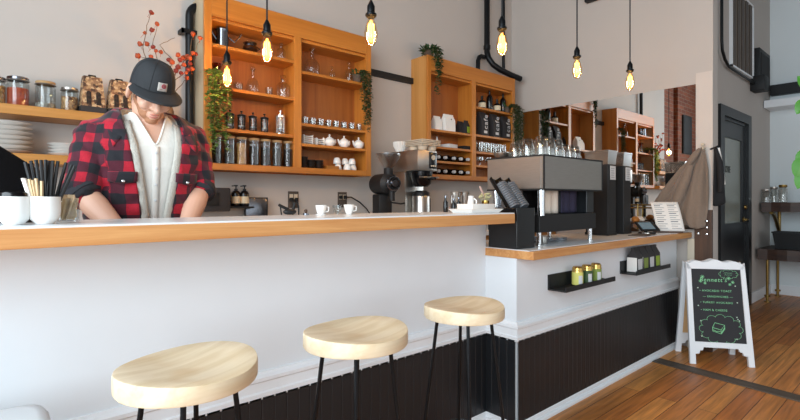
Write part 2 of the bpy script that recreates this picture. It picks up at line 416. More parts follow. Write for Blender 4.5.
W = DX1-DX0-.06
b = MB(); b.box(0, .1, 0, .04, .005, DZ-.03); b.box(W-.1, W, 0, .04, .005, DZ-.03); b.box(.1, W-.1, 0, .04, 1.86, DZ-.03); b.box(.1, W-.1, 0, .04, .005, .95)
b.build('door_frame', M['navy'], d, smooth=False)
MB().box(.1, W-.1, .015, .025, .95, 1.86).build('pane', M['frost'], d, smooth=False)
b = MB(); b.lathe([(.03, 0), (.03, .008)], (W-.07, -.008, .98), 14, 'y'); b.tube([(W-.07, -.008, .98), (W-.07, -.05, .98), (W-.17, -.055, .98)], .011)
b.build('handle', M['brass'], d)
MB().lathe([(.028, 0), (.024, .02)], (W-.07, -.02, 1.12), 14, 'y').build('deadbolt', M['brass'], d)
def text(name, s, size, m, parent, loc, rot, depth=.0015, align='CENTER', shear=0, sp=1):
    cu = bpy.data.curves.new(name, 'FONT'); cu.body = s; cu.size = size; cu.extrude = depth; cu.align_x = align; cu.align_y = 'CENTER'
    cu.shear = shear; cu.space_character = sp; cu.resolution_u = 3
    o = bpy.data.objects.new(name, cu); C.objects.link(o)
    me = bpy.data.meshes.new_from_object(o.evaluated_get(bpy.context.evaluated_depsgraph_get()))
    bpy.data.objects.remove(o); me.materials.clear(); me.materials.append(m)
    o = bpy.data.objects.new(name, me); C.objects.link(o); o.parent = parent; o.location = loc; o.rotation_euler = rot
    return o
text('door_lettering', 'OTE', .1, M['dark'], d, (.26, .013, 1.52), (PI/2, 0, 0))

# daylight windows behind and left of the camera
def window(n, wall_axis, pos, a0, a1, z0, z1, bars):
    o = struct(bpy.data.objects.new('window_%d' % n, None)); C.objects.link(o)
    f = MB(); g = MB(); t = .07
    def bx(mb, p0, p1, q0, q1, e=0):
        if wall_axis == 'x': mb.box(pos-.05+e, pos+.05-e, p0, p1, q0, q1)
        else: mb.box(p0, p1, pos-.05+e, pos+.05-e, q0, q1)
    bx(f, a0, a1, z0, z0+t); bx(f, a0, a1, z1-t, z1)
    for i in range(bars+1):
        c = a0+(a1-a0)*i/bars
        bx(f, max(a0, c-t/2), min(a1, c+t/2), z0+t, z1-t)
    for i in range(bars):
        p = a0+(a1-a0)*i/bars; q = a0+(a1-a0)*(i+1)/bars
        bx(g, p+t/2, q-t/2, z0+t, z1-t, .045)
    f.build('window_frame', M['trim'], o, smooth=False); g.build('pane', M['glass'], o, smooth=False)
LW = (-2.4, 1.9, .75, 3.7); FW = (-.9, 6.4, .3, 2.7)
b = MB(); x = XL
b.box(x-.1, x, YF, LW[0], 0, ZC); b.box(x-.1, x, LW[1], YB, 0, ZC); b.box(x-.1, x, LW[0], LW[1], 0, LW[2]); b.box(x-.1, x, LW[0], LW[1], LW[3], ZC)
struct(b.build('wall_left', M['wall'], smooth=False))
window(1, 'x', XL-.05, *LW, 4)
b = MB(); y = YF
b.box(XL-.1, FW[0], y-.1, y, 0, ZC); b.box(FW[1], XF+.1, y-.1, y, 0, ZC); b.box(FW[0], FW[1], y-.1, y, 0, FW[2]); b.box(FW[0], FW[1], y-.1, y, FW[3], ZC)
struct(b.build('wall_front', M['wall'], smooth=False))
window(2, 'y', YF-.05, *FW, 4)
t = thing('wall_painting', 'dark painting on the brick wall, seen at the right of the mirror', 'painting', (-1.0, YB-.0605, 2.02))
MB().box(0, .42, -.03, 0, 0, .68, bev=.004).build('frame', M['blackm'], t, smooth=False)
MB().box(.03, .39, -.033, -.03, .03, .65).build('canvas', M['art'], t, smooth=False)
# floor strip
o = MB().box(-.06, .06, -1.7, 1.7, 0, .006, bev=.002).build('threshold_strip', M['thr'], loc=(3.615, -.26, 0), rot=(0, 0, R(-6)), smooth=False)
tag(o, 'dark worn wooden strip let across the plank floor', 'threshold')

# ------------------------------------------------------------------ bar and service counter
def sweep(mb, prof, path, segs):
    """sweep an (out, z) outline along a plan path with mitred corners, out = right of travel"""
    P = [Vector((*p, 0)) for p in path]
    dirs = [(P[i+1]-P[i]).normalized() for i in range(len(P)-1)]
    nr = [Vector((d.y, -d.x, 0)) for d in dirs]
    def off(i, d):
        if i == 0: return P[0]+nr[0]*d
        if i == len(P)-1: return P[-1]+nr[-1]*d
        return P[i]+(nr[i-1]+nr[i])*d
    for i in segs:
        mb.loft([[off(i, d)+Vector((0,0,z)) for d, z in prof], [off(i+1, d)+Vector((0,0,z)) for d, z in prof]])
XR, YW1, YW2, XE = 2.082, 1.664, 1.464, 4.31
path = [(XL+.01, YW1), (XR, YW1), (XR, YW2), (XE, YW2)]
def beadpanel(mb, segs):
    for i in segs:
        a = Vector((*path[i], 0)); e = Vector((*path[i+1], 0)); d = e-a; L = d.length; d.normalize(); n = Vector((d.y, -d.x, 0))
        k = max(1, round(L/.05)); st = L/k; pts = []
        for j in range(k):
            s = j*st
            pts += [(s+.0001, .0105), (s+.003, .012), (s+st-.003, .012), (s+st-.0001, .0105)]
        row0 = [a+d*s+n*o+Vector((0,0,.02)) for s, o in pts]; row1 = [v+Vector((0,0,.46)) for v in row0]
        mb.grid([row0, row1])
rail = [(.0, .465), (.012, .465), (.012, .475), (.024, .477), (.024, .492), (.018, .497), (.018, .53), (.024, .536), (.024, .548), (.012, .556), (.008, .565), (.0, .565)]
base = [(.0, 0), (.03, 0), (.03, .014), (.024, .02), (.016, .022), (.016, .04), (.012, .046), (.0, .046)]
t = thing('bar_counter', 'long white bar front with black beadboard foot behind the stools', 'bar', (0, 0, 0))
MB().box(XL+.01, XR, YW1, YW1+.12, 0, 1.08).build('front_panel', M['bar'], t, smooth=False)
for nm, pr, m in (('chair_rail', rail, 'trim'), ('baseboard', base, 'trim')):
    b = MB(); sweep(b, pr, path, [0]); b.build(nm, M[m], t, smooth=False)
b = MB(); beadpanel(b, [0]); b.build('beadboard', M['bead'], t, smooth=False)
t = thing('service_counter', 'lower white counter front with black beadboard and two black ledges', 'counter', (0, 0, 0))
MB().box(XR, XE, YW2, 1.664, 0, .893).box(XR+.0, XE, 1.664+.12, 1.9, 0, .893).build('front_panel', M['bar'], t, smooth=False)
for nm, pr, m in (('chair_rail', rail, 'trim'), ('baseboard', base, 'trim')):
    b = MB(); sweep(b, pr, path, [1, 2]); b.build(nm, M[m], t, smooth=False)
b = MB(); beadpanel(b, [1, 2]); b.build('beadboard', M['bead'], t, smooth=False)
t = thing('bar_countertop', 'long oak-edged bar top with a white surface in front of the man', 'bar top', (0, 0, 0))
MB().box(XL+.01, 1.987, 1.406, 1.80, 1.082, 1.129, bev=.002).build('wood_edge', M['oak'], t, smooth=False)
MB().box(XL+.012, 1.985, 1.408, 1.798, 1.129, 1.134).build('white_surface', M['top'], t, smooth=False)
t = thing('service_countertop', 'lower oak-edged countertop under the espresso machine', 'countertop', (0, 0, 0))
MB().box(XR-.004, XM-.002, 1.361, 1.95, .894, .936, bev=.002).build('wood_edge', M['oak'], t, smooth=False)
MB().box(XR, XM-.002, 1.39, 1.948, .936, .94).build('white_surface', M['top'], t, smooth=False)
# work counter under the back wall
t = thing('back_counter', 'long back counter under the wall cabinets behind the bar', 'counter', (0, 0, 0))
MB().box(-.2, 4.33, 2.58, YB-.02, .1, .9).box(-.2, 4.33, 2.64, YB-.02, 0, .1).build('base_cabinet', M['cabside2'], t, smooth=False)
MB().box(-.2, 4.335, 2.55, YB-.015, .9, .94, bev=.003).build('worktop', M['top'], t, smooth=False)

# black ledges on the counter front
def ledge(x0, x1, label):
    t = thing('wall_ledge', label, 'shelf', (x0, YW2, .695), group='black ledges')
    L = x1-x0
    MB().box(0, L, -.008, 0, 0, .085).build('back_plate', M['blackm'], t, smooth=False)
    b = MB(); b.box(0, L, -.108, -.008, 0, .008); b.box(0, L, -.112, -.106, 0, .028)
    b.build('tray', M['blackm'], t, smooth=False)
ledge(2.375, 2.96, 'black metal ledge on white counter holding three gold-lidded tins')
ledge(3.27, 3.86, 'black metal ledge on white counter holding four pouch bags')

# ------------------------------------------------------------------ bar stools
def stool(c, rz, label, squash, r=.165):
    t = thing('bar_stool', label, 'bar stool', (c[0], c[1], 0), rz, 'wooden-seat bar stools')
    rings = []
    n = 48
    for rr, z in ((.9, .757), (.985, .758), (1, .762), (1, .793), (.99, .80), (.95, .801), (.7, .796), (.4, .791), (.1, .79)):
        ring = []
        for k in range(n):
            a = 2*PI*k/n
            w = 1+.025*math.sin(2*a+squash)+.012*math.sin(3*a)
            dz = .005*math.cos(2*a) if z > .78 else 0
            ring.append(Vector((r*rr*w*math.cos(a), r*rr*w*math.sin(a), z+dz*rr)))
        rings.append(ring)
    MB().loft(rings).build('seat', M['seat'], t, ang=35)
    ft = []
    for k in range(4):
        a = PI/4+k*PI/2
        p0 = Vector((.10*math.cos(a), .10*math.sin(a), .757)); p1 = Vector((.19*math.cos(a), .19*math.sin(a), .006))
        MB().tube([p0, p1], .0065, 8).lathe([(.016, .751), (.016, .757)], (p0.x, p0.y, 0), 10).build('leg', M['black'], t)
        ft.append(p0.lerp(p1, .62))
    b = MB()
    for k in range(4):
        A, B = ft[k], ft[(k+1) % 4]; mid = (A+B)/2
        b.tube([A.lerp(B, q)+Vector((mid.x, mid.y, 0)).normalized()*.035*math.sin(PI*q) for q in [i/8 for i in range(9)]], .005, 6)
    b.build('footrest_ring', M['black'], t)
stool((.382, 1.214), R(20), 'round wooden bar stool nearest the camera, lit pale on its left', .5, .164)  # pale left side comes from the window light, not from bleached wood
stool((.867, 1.192), R(8), 'round wooden bar stool standing second along the bar, between two others', 1.4, .16)
stool((1.379, 1.206), R(4), 'round wooden bar stool farthest along, beside the jog in the bar', .2, .155)

# white bin at the bar's near end
t = thing('waste_bin', 'white rounded bin standing low against the bar at lower left', 'bin', (-.075, 1.36, -.012), R(0))
rings = []
for z, g in ((.012, .0), (.6, .0), (.69, -.002), (.706, -.012), (.71, -.03)):
    hx, hy, rd = .2+g, .14+g, .05
    ring = []
    for cx, cy, a0 in ((1,1,0), (-1,1,90), (-1,-1,180), (1,-1,270)):
        for q in range(5):
            a = R(a0+q*22.5); ring.append(Vector((cx*(hx-rd)+rd*math.cos(a), cy*(hy-rd)+rd*math.sin(a), z)))
    rings.append(ring)
MB().loft(rings).build('body', M['plastic'], t, ang=50)
MB().box(-.165, .11, -.146, -.139, .1, .655, bev=.003).build('front_panel', M['plastic'], t)

# ------------------------------------------------------------------ mirror
t = thing('wall_mirror', 'wide mirror on the right wall reflecting the wooden cabinets', 'mirror', (XM, 1.333, .96))
MB().box(-.006, -.001, 0, 1.675, 0, 1.173).build('mirror_glass', M['mirror'], t, smooth=False)

# ------------------------------------------------------------------ wall cabinets
YC = 2.915
def cabinet(x0, x1, m0, m1, ls, rs, label, side):
    t = thing('wall_cabinet', label, 'cabinet', (x0, YC, 1.381), group='open wooden wall cabinets')
    W = x1-x0; D = YB-YC; Hh = 2.44-1.381; a, c = m0-x0, m1-x0; s = .045
    P = lambda nm, m, *k: MB().box(*k, bev=.0015).build(nm, m, t, smooth=False)
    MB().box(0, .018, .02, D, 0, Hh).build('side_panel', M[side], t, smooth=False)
    P('side_panel', M['cab'], W-.018, W, .02, D, 0, Hh)
    P('back_panel', M['cabback'], .018, W-.018, D-.012, D-.001, 0, Hh)
    P('top_rail', M['cabx'], s, W-s, 0, .02, Hh-.13, Hh)
    P('top_board', M['cabx'], .018, W-.018, .02, D-.012, Hh-.15, Hh-.13)
    P('stile', M['cab'], 0, s, 0, .02, 0, Hh); P('stile', M['cab'], W-s, W, 0, .02, 0, Hh); P('stile', M['cab'], a, c, 0, .02, .04, Hh-.13)
    P('divider', M['cab'], (a+c)/2-.01, (a+c)/2+.01, .02, D-.012, .04, Hh-.15)
    P('bottom_board', M['cabx'], .018, W-.018, .02, D-.012, .015, .04); P('bottom_rail', M['cabx'], s, W-s, 0, .02, 0, .04)
    for z in ls: P('shelf', M['cabx'], .018, (a+c)/2-.01, .008 if z > .2 else .02, D-.012, z-.02-1.381+1.381, z)
    for z in rs: P('shelf', M['cabx'], (a+c)/2+.01, W-.018, .008, D-.012, z-.02, z)
    return t
zz = lambda *q: [v-1.381 for v in q]
SL = dict(a1=2.148, a2=1.893, a3=1.640, a4=1.421, b1=2.09, b2=1.729, b3=1.589, b4=1.421)
SR = dict(a1=1.815, a2=1.668, a3=1.544, a4=1.421, b1=2.084, b2=1.82, b3=1.66, b4=1.53)
cabinet(1.0, 2.256, 1.598, 1.653, zz(2.148, 1.893, 1.64), zz(2.09, 1.729, 1.589), 'open wooden wall cabinet nearest the man, full of canisters and teapots', 'cabside')
cabinet(2.862, 4.12, 3.444, 3.502, zz(1.815, 1.668, 1.544), zz(2.084, 1.82, 1.66, 1.53), 'open wooden wall cabinet beside the mirror, with bottles and black bags', 'cabside2')
# rail between them
b = MB(); b.box(0, .6, -.035, 0, 0, .05, bev=.003)
o = b.build('wall_rail', M['blackm'], loc=(2.258, YB, 2.22), smooth=False); tag(o, 'dark horizontal rail on the wall between the two wooden cabinets', 'rail')

# floating shelves at the left
def fshelf(z, label):
    o = MB().box(0, .78, -.22, 0, -.047, 0, bev=.002).build('floating_shelf', M['oakshelf'], loc=(.06, YB, z), smooth=False)
    tag(o, label, 'shelf', 'oak floating shelves')
ZU, ZL = 1.65, 1.42
fshelf(ZU, 'upper oak floating shelf carrying jars and patterned coffee bags')
fshelf(ZL, 'lower oak floating shelf carrying stacks of white plates')
# ------------------------------------------------------------------ small things
def make(name, label, cat, parts, loc=(0,0,0), rotz=0, group=None, scale=1):
    """parts: (name, builder, material[, parent part index]); one part named None makes the thing a single mesh"""
    if len(parts) == 1 and parts[0][0] is None:
        o = parts[0][1].build(name, M[parts[0][2]], loc=loc, rot=(0, 0, rotz)); 
        if scale != 1: o.scale = (scale,)*3
        return tag(o, label, cat, group)
    t = thing(name, label, cat, loc, rotz, group)
    if scale != 1: t.scale = (scale,)*3
    made = []
    for p in parts:
        made.append(p[1].build(p[0], M[p[2]], made[p[3]] if len(p) > 3 else t))
    return t
# --- plates
def plate(r, h=.014):
    return MB().lathe([(r*.55, 0), (r*.6, .002), (r*.97, h-.002), (r, h), (r*.98, h+.001), (r*.6, .006), (.001, .006)], seg=36)
pl = None
def stack(x, y, z, n, r, dz, where, grp):
    first = None
    for i in range(n):
        pos = 'lowest' if i == 0 else 'topmost' if i == n-1 else ['', 'second', 'third', 'fourth', 'fifth', 'sixth'][i]+' from the bottom'
        if first is None: pos = 'lowest'
        lb = 'white plate %s in the %s' % (pos, where)
        loc = (x+rnd.uniform(-.003, .003), y, z+.0005+i*dz)
        if first is None:
            first = make('plate', lb, 'plate', [(None, plate(r), 'white')], loc, 0, grp)
        else:
            o = first.copy(); C.objects.link(o); o.location = loc; o['label'] = lb
p = at_y(2, 150, 2.985); stack(.082, 3.0, ZL, 7, .113, .0225, 'tall stack on the lower oak shelf', 'tall plate stack')
stack(.328, 3.0, ZL, 4, .078, .0165, 'short stack beside the red plaid sleeve', 'short plate stack')

# --- jars on the upper shelf
def jar(px, r, h, fill, fmat, lid, label, Y=3.0, z=ZU):
    x = xat(px, Y)
    b = MB().lathe([(r*.9, 0), (r, .006), (r, h*.78), (r*.86, h*.87), (r*.86, h*.93), (r*.82, h*.93), (r*.82, h*.87), (r*.95, h*.77), (r*.95, .008), (.001, .006)], caps=False, seg=24)
    f = MB().lathe([(r*.9, .007), (r*.93, .012), (r*.93, h*fill), (.001, h*fill+.006)], seg=24, caps=False)
    l = MB().lathe([(r*.9, h*.9), (r*.95, h*.91), (r*.95, h*.985), (r*.9, h), (.001, h)], seg=24)
    g = MB().tube([(r*.97*math.cos(a), r*.97*math.sin(a), h*.89) for a in [q*PI/10 for q in range(20)]], .003, 6, closed=True)
    return make('storage_jar', label, 'jar', [('glass_body', b, 'glass'), ('contents', f, fmat), ('lid', l, lid), ('clamp_ring', g, 'steel')], (x, Y, z+.0005), 0, 'jars on the upper oak shelf')
jar(-3.5, .036, .135, .7, 'tan', 'steeldk', 'tan-filled jar cut by the left edge of the photo, upper shelf')
jar(18, .046, .147, .62, 'red', 'steeldk', 'glass jar of red-orange lentils on the upper oak shelf')
jar(45.5, .044, .143, .22, 'grey', 'cork', 'nearly empty glass jar with grey seeds on the upper oak shelf')
jar(69.5, .039, .127, .62, 'grain', 'steel', 'shortest glass jar, mixed brown grains, beside the patterned coffee bag')
def coffeebag(px, label):
    x = xat(px, 2.99); w0, w1, h = .056, .042, .197
    b = MB().loft([[Vector((sx*w, sy*d, z)) for sx, sy in ((-1,-1), (1,-1), (1,1), (-1,1))] for w, d, z in ((w0, .035, 0), (w0*1.02, .036, .03), (w1, .02, h), (w1*.98, .016, h+.002))])
    base = MB().loft([[Vector((sx*w, sy*d, z)) for sx, sy in ((-1,-1), (1,-1), (1,1), (-1,1))] for w, d, z in ((w0+.002, .037, 0), (w0+.0028, .0378, .036), (w0+.0015, .0365, .038))])
    def arch(cx):
        pts = [(-.011, 0), (.011, 0)]+[(.011*math.cos(a), .06+.011*math.sin(a)) for a in [q*PI/8 for q in range(9)]]
        Mx = Matrix.Translation((cx, -.0345, .048)) @ Euler((R(-5), 0, 0)).to_matrix().to_4x4()
        return MB().prism(pts, -.0025, .004, 'y', Mx)
    clip = MB().cbox((0, 0, h+.007), (.036, .014, .012), bev=.003)
    return make('coffee_bag', label, 'bag', [('paper_body', b, 'bagpat'), ('printed_base', base, 'bagdark'), ('window', arch(-.022), 'beans'), ('window', arch(.022), 'beans'), ('tin_tie', clip, 'black')], (x, 2.99, ZU+.0005), R(6), 'patterned coffee bags')
coffeebag(92, 'brown patterned coffee bag with two arched windows, left of the pair')
coffeebag(119, 'brown patterned coffee bag half hidden behind the cap, right of the pair')
# vase with orange husk branches
x = .8
b = MB().lathe([(.03, 0), (.045, .01), (.05, .06), (.03, .12), (.022, .16), (.028, .175), (.02, .175), (.015, .16), (.02, .12), (.03, .02), (.001, .015)], caps=False)
V = thing('branch_vase', 'vase of bare branches with orange husks behind the dark cap', 'vase', (x, 2.99, ZU+.0005))
b.build('vase', M['terr'], V)
berries = [(151,12),(157,24),(145,33),(152,30),(140,44),(147,44),(153,47),(161,52),(138,56),(169,60),(178,55),(184,65),(190,64),(187,56),(193,53),(196,54),(200,38),(193,34),(188,70),(192,69),(187,78),(180,60),(152,13),(172,62),(181,73),(151,57),(156,51),(176,71),(183,58),(190,58),(178,67),(186,73)]
stems = [[(163,100),(150,70),(143,48),(146,30),(151,12)], [(165,100),(160,70),(153,45),(157,24)], [(166,100),(174,75),(184,62),(196,50),(200,38)], [(166,100),(176,80),(188,70),(193,34)], [(164,100),(156,60),(138,56)], [(165,100),(172,60),(160,45),(175,38)], [(166,100),(182,85),(187,78)]]
sm = MB(); o0 = Vector((x, 2.99, ZU))
rr = random.Random(3)
for s in stems:
    P = [Vector((0, 0, .12))]+[at_y(a, c, 2.96-.02*i)-o0 for i, (a, c) in enumerate(s[1:])]
    Q = []
    for i in range(len(P)-1):
        for q in range(4): Q.append(P[i].lerp(P[i+1], q/4)+Vector((rr.uniform(-.004, .004), rr.uniform(-.004, .004), rr.uniform(-.003, .003))))
    Q.append(P[-1]); sm.tube(Q, .002, 5, radii=[.0032-.002*i/len(Q) for i in range(len(Q))])
stp = sm.build('branches', M['stem'], V)
for i, (a, c) in enumerate(berries):
    p = at_y(a, c, 2.9+rr.uniform(-.03, .05))-o0
    b = MB(); rad = rr.uniform(.010, .015)
    bmesh.ops.create_icosphere(b.bm, subdivisions=2, radius=rad, matrix=Matrix.Translation(p) @ Euler((rr.uniform(0,3), rr.uniform(0,3), 0)).to_matrix().to_4x4())
    for v in b.bm.verts: v.co += Vector((rr.uniform(-1,1), rr.uniform(-1,1), rr.uniform(-1,1)))*rad*.22
    q = stp.matrix_world.translation
    b.tube([p, p+Vector((rr.uniform(-.02, .02), .02, -.025))], .0012, 4)
    b.build('husk', M['berry' if i % 3 else 'berry2'], V, ang=70)

# --- pipes
def pipe(name, pts, r, label, extra=()):
    t = thing(name, label, 'pipe', (0, 0, 0))
    MB().tube(pts, r, 12).build('tube', M['pipe'], t)
    for nm, b, m in extra: b.build(nm, M[m], t)
xp = .965
bend = lambda cx, cz, r, a0, a1, Y, n=7: [(cx+r*math.cos(R(a0+(a1-a0)*i/n)), Y, cz+r*math.sin(R(a0+(a1-a0)*i/n))) for i in range(n+1)]
pipe('drain_pipe', [(xp, 3.075, .941), (xp, 3.075, 2.33)]+bend(xp+.08, 2.33, .08, 180, 110, 3.075)+[(1.0+.08, 3.075, 2.5), (1.1, 3.075, 4.19)], .024,
     'black iron pipe climbing the wall between the man and the near cabinet',
     [('bracket', MB().box(xp-.055, xp+.055, 3.04, 3.055, 2.215, 2.24).box(xp-.055, xp-.04, 3.04, YB, 2.215, 2.24).box(xp+.04, xp+.055, 3.04, YB, 2.215, 2.24), 'pipe')])
xq = xat(487, 3.06)
pipe('drain_pipe', [(xq, 3.06, 4.19), (xq, 3.06, 2.75), tuple(at_y(487, 52, 3.05)), tuple(at_y(488.5, 58, 3.03)), tuple(at_y(493, 64.5, 3.0)), tuple(at_y(500, 69.5, 2.97)), tuple(at_y(511, 75, 2.94)), tuple(at_y(520.5, 79, 2.915))], .029,
     'thickest black pipe in the back corner, curving over the far cabinet',
     [('collar', MB().lathe([(.036, 0), (.036, .04)], (xq, 3.06, 2.72), 12), 'pipe')])
xe = xat(478, 3.06)
pipe('elbow_pipe', [(xe, 3.06, 2.445), (xe, 3.06, 2.58), (xe+.02, 3.06, 2.62), (xe+.05, 3.06, 2.635), (xq-.03, 3.06, 2.635)], .022, 'short black elbow pipe rising from the top of the far cabinet')
xt = xat(503.5, 3.08)
pipe('conduit', [(xt, 3.08, 2.53), (xt, 3.08, 4.19)], .016, 'thin straight black conduit right of the thick corner pipe')
o = MB().cbox((0, 0, 0), (.05, .06, .05), bev=.006).tube([(0, 0, -.02), (0, 0, -.12)], .02, 10).build('pipe_coupling', M['pipe'], loc=(4.17, 3.085, 2.35))
tag(o, 'small black pipe coupling low in the corner beside the far cabinet', 'pipe fitting')

# --- trailing plants
def plant(name, loc, label, drops, m, seed, pot_r=.04, L=.028, bushy=40, out=(0, -1, 0)):
    t = thing(name, label, 'plant', loc)
    MB().lathe([(pot_r*.7, 0), (pot_r, .06), (pot_r*1.05, .065), (pot_r*.9, .065), (pot_r*.85, .05), (.001, .05)], caps=False).build('pot', M['terr'], t)
    r = random.Random(seed); st = MB(); lf = MB()
    for (dx, dy, dz) in drops:
        P = [Vector((dx*.2, dy*.2, .06)), Vector((dx*.7, dy*.7, .085)), Vector((dx, dy, .04))]
        n = max(2, int(dz/.035))
        for i in range(1, n+1): P.append(Vector((dx+r.uniform(-.012, .012), dy+r.uniform(-.008, .004), .04-dz*i/n)))
        st.tube(P, .0016, 4)
        for i in range(1, len(P)):
            for q in range(8):
                p = P[i-1].lerp(P[i], r.random())
                a = r.uniform(0, 2*PI)
                lf.leaf(p, (math.cos(a), math.sin(a)-.5, r.uniform(-.7, .3)), (0, 0, 1), L*r.uniform(.7, 1.2), L*r.uniform(.5, .75), .3)
    for i in range(bushy):
        a = r.uniform(0, 2*PI); e = r.uniform(-.1, 1.3)
        p = Vector((math.cos(a)*pot_r, math.sin(a)*pot_r, .07))*r.uniform(.4, 1.2)
        lf.leaf(p, (math.cos(a), math.sin(a), e), (0, 0, 1), L*r.uniform(.8, 1.5), L*r.uniform(.5, .8), .3)
    st.build('stems', M['stem'], t); lf.build('foliage', M[m], t, recalc=False, smooth=False)
plant('trailing_plant', (1.07, 2.975, SL['a2']+.0005), 'bright trailing plant on the near cabinet beside the lit hanging bulb', [(q, -.10-.02*(i % 2), .25+.25*((i*7) % 5)/5) for i, q in enumerate((-.065, -.05, -.035, -.02, -.01, .005, .02, .04))]+[(.06, -.09, .12)], 'leaf', 5, L=.034, bushy=60)
plant('trailing_plant', (2.17, 2.975, SL['b1']+.0005), 'dark trailing plant hanging at the right end of the near cabinet', [(q, -.10-.015*(i % 2), .2+.27*((i*3) % 5)/5) for i, q in enumerate((-.03, -.018, -.005, .008, .02, .03, .04))], 'leafdk', 6, L=.03, bushy=50)
plant('trailing_plant', (2.95, 2.99, 2.4405), 'bushy trailing plant sitting on top of the far cabinet', [(-.04, -.10, .1), (-.01, -.115, .38), (.01, -.12, .3), (.03, -.115, .2), (-.12, -.06, .06), (.0, -.11, .15)], 'leafdk', 7, pot_r=.05, L=.036, bushy=130)
plant('trailing_plant', (4.06, 2.975, SR['b1']+.0005), 'thick trailing plant over the right end of the far cabinet', [(q, -.10-.02*(i % 2), .25+.2*((i*3) % 4)/4) for i, q in enumerate((-.03, -.018, -.005, .008, .02, .035, .05, .07, .085, .1))], 'leafdk', 8, L=.032, bushy=60)

# --- glassware: outline profiles
def gl(name, prof, label, cat, loc, m='glass', stop=None, group=None, seg=20):
    parts = [('glass_body' if stop else None, MB().lathe(prof, caps=False, seg=seg), m)]
    if stop: parts.append(('stopper', MB().lathe(stop, seg=14), m))
    return make(name, label, cat, parts, loc, 0, group)
CAR = lambda r, h: [(.001, .003), (r*.8, 0), (r, h*.12), (r*1.02, h*.35), (r*.8, h*.52), (r*.28, h*.66), (r*.25, h*.9), (r*.4, h), (r*.34, h), (r*.2, h*.9)]
TUM = lambda r, h: [(.001, .006), (r*.8, 0), (r*.84, .004), (r, h), (r*.93, h), (r*.78, .01), (.001, .01)]
DEC = lambda r, h: [(.001, .003), (r*.95, 0), (r, h*.05), (r, h*.55), (r*.75, h*.66), (r*.33, h*.72), (r*.33, h*.82), (r*.45, h*.84), (r*.4, h*.84), (r*.28, h*.8)]
STP = lambda r, h: [(r*.22, h*.8), (r*.25, h*.85), (r*.5, h*.92), (r*.4, h), (.002, h*1.02)]
Yg = 3.02
def on(px, z, Y=Yg): return (xat(px, Y), Y, z+.0005)
z = SL['a1']
t = make('metal_pot', 'dark lidded metal pot with a side handle, top shelf of near cabinet', 'pot',
     [('body', MB().lathe([(.04, 0), (.042, .01), (.036, .11), (.04, .125), (.03, .13), (.001, .132)]), 'steeldk'),
      ('handle', MB().tube([(.036, 0, .09), (.075, -.01, .06), (.11, -.01, .1), (.12, -.01, .12)], .005), 'steeldk'), ('spout', MB().tube([(-.03, 0, .05), (-.065, 0, .1)], .006), 'steeldk')], on(222, z))
t = make('metal_bowl', 'dark low metal sugar bowl on the top shelf of near cabinet', 'bowl',
     [('body', MB().lathe([(.025, 0), (.03, .006), (.05, .035), (.042, .06), (.035, .065), (.045, .08), (.04, .08), (.001, .03)], caps=False), 'steeldk'), ('handle', MB().tube([(.045, 0, .04), (.07, 0, .055), (.046, 0, .065)], .004), 'steeldk')], on(250, z))
gl('glass_bottle', DEC(.032, .13), 'clear glass bottle behind the second hanging bulb, top shelf', 'bottle', on(281, z), stop=STP(.032, .13))
z = SL['a2']
gl('glass_carafe', [(.001, .003), (.03, 0), (.032, .02), (.014, .07), (.012, .12), (.035, .17), (.032, .17), (.01, .12)], 'amber hourglass carafe at the left of the second shelf, near cabinet', 'carafe', on(217, z, 3.06), 'amber')
gl('glass_tumbler', TUM(.032, .06), 'low glass tumbler left of the round decanter, near cabinet', 'glass', on(238, z))
gl('decanter', CAR(.042, .17), 'round-bellied clear decanter on the second shelf of near cabinet', 'decanter', on(253, z), stop=STP(.036, .185))
gl('glass_tumbler', TUM(.028, .062), 'small glass tumbler between the two decanters, near cabinet', 'glass', on(269, z))
gl('decanter', DEC(.043, .165), 'square-shouldered cut-glass decanter with stopper, second shelf of near cabinet', 'decanter', on(283, z), 'glassw', stop=STP(.043, .165))
z = SL['a3']
def press(px, s, lab, m='black', Y=Yg):
    r, h = .026*s, .11*s
    fr = MB().lathe([(r*1.08, 0), (r*1.12, .008*s), (r*1.05, .014*s)])
    for k in range(4):
        a = k*PI/2+PI/4; fr.box(-.0025*s, .0025*s, -.0015, .0015, .012*s, h*.92, M=Matrix.Translation((r*1.06*math.cos(a), r*1.06*math.sin(a), 0)) @ Euler((0, 0, a)).to_matrix().to_4x4())
    fr.lathe([(r*1.08, h*.9), (r*1.08, h*.93)])
    return make('french_press', lab, 'coffee press', [('frame', fr, m), ('glass_beaker', MB().lathe([(r*.96, .015*s), (r, .02*s), (r, h*.95), (r*.95, h*.95), (r*.95, .02*s)], caps=False), 'glass'),
        ('lid', MB().lathe([(r*1.1, h*.94), (r*1.12, h*1.0), (r*.7, h*1.06), (.004, h*1.08)]), m), ('plunger_knob', MB().lathe([(.003*s, h*1.06), (.003*s, h*1.17), (.008*s, h*1.18), (.009*s, h*1.24), (.003*s, h*1.28)]), m),
        ('plunger', MB().tube([(0, 0, h*.35), (0, 0, h*.95)], .002*s).lathe([(r*.9, h*.33), (r*.9, h*.36)]), 'steel'),
        ('handle', MB().tube([(r, 0, h*.85), (r*2, 0, h*.8), (r*2, 0, h*.3), (r, 0, h*.2)], .004*s, 6), m)], (xat(px, Y), Y, z+.0005), R(60), 'french presses')
for i, px in enumerate((230, 241.5, 253, 264.5)): press(px, .98, 'small black-framed coffee press, %s of four on the near cabinet' % ORD[i])
press(280.5, 1.25, 'taller chrome coffee press right of the four small ones', 'chrome')
gl('glass_bottle', DEC(.018, .12), 'slim brass-toned bottle in the corner beside the chrome coffee press', 'bottle', on(289, z, 3.07), 'amber')
z = SL['a4']
fills = ['beans', 'greytea', 'tan', 'beans', 'beans', 'greytea', 'beans']
fl = ['grey-brown', 'dark', 'pale tan granola', 'black', 'dark grey', 'grey loose-tea', 'dark brown']
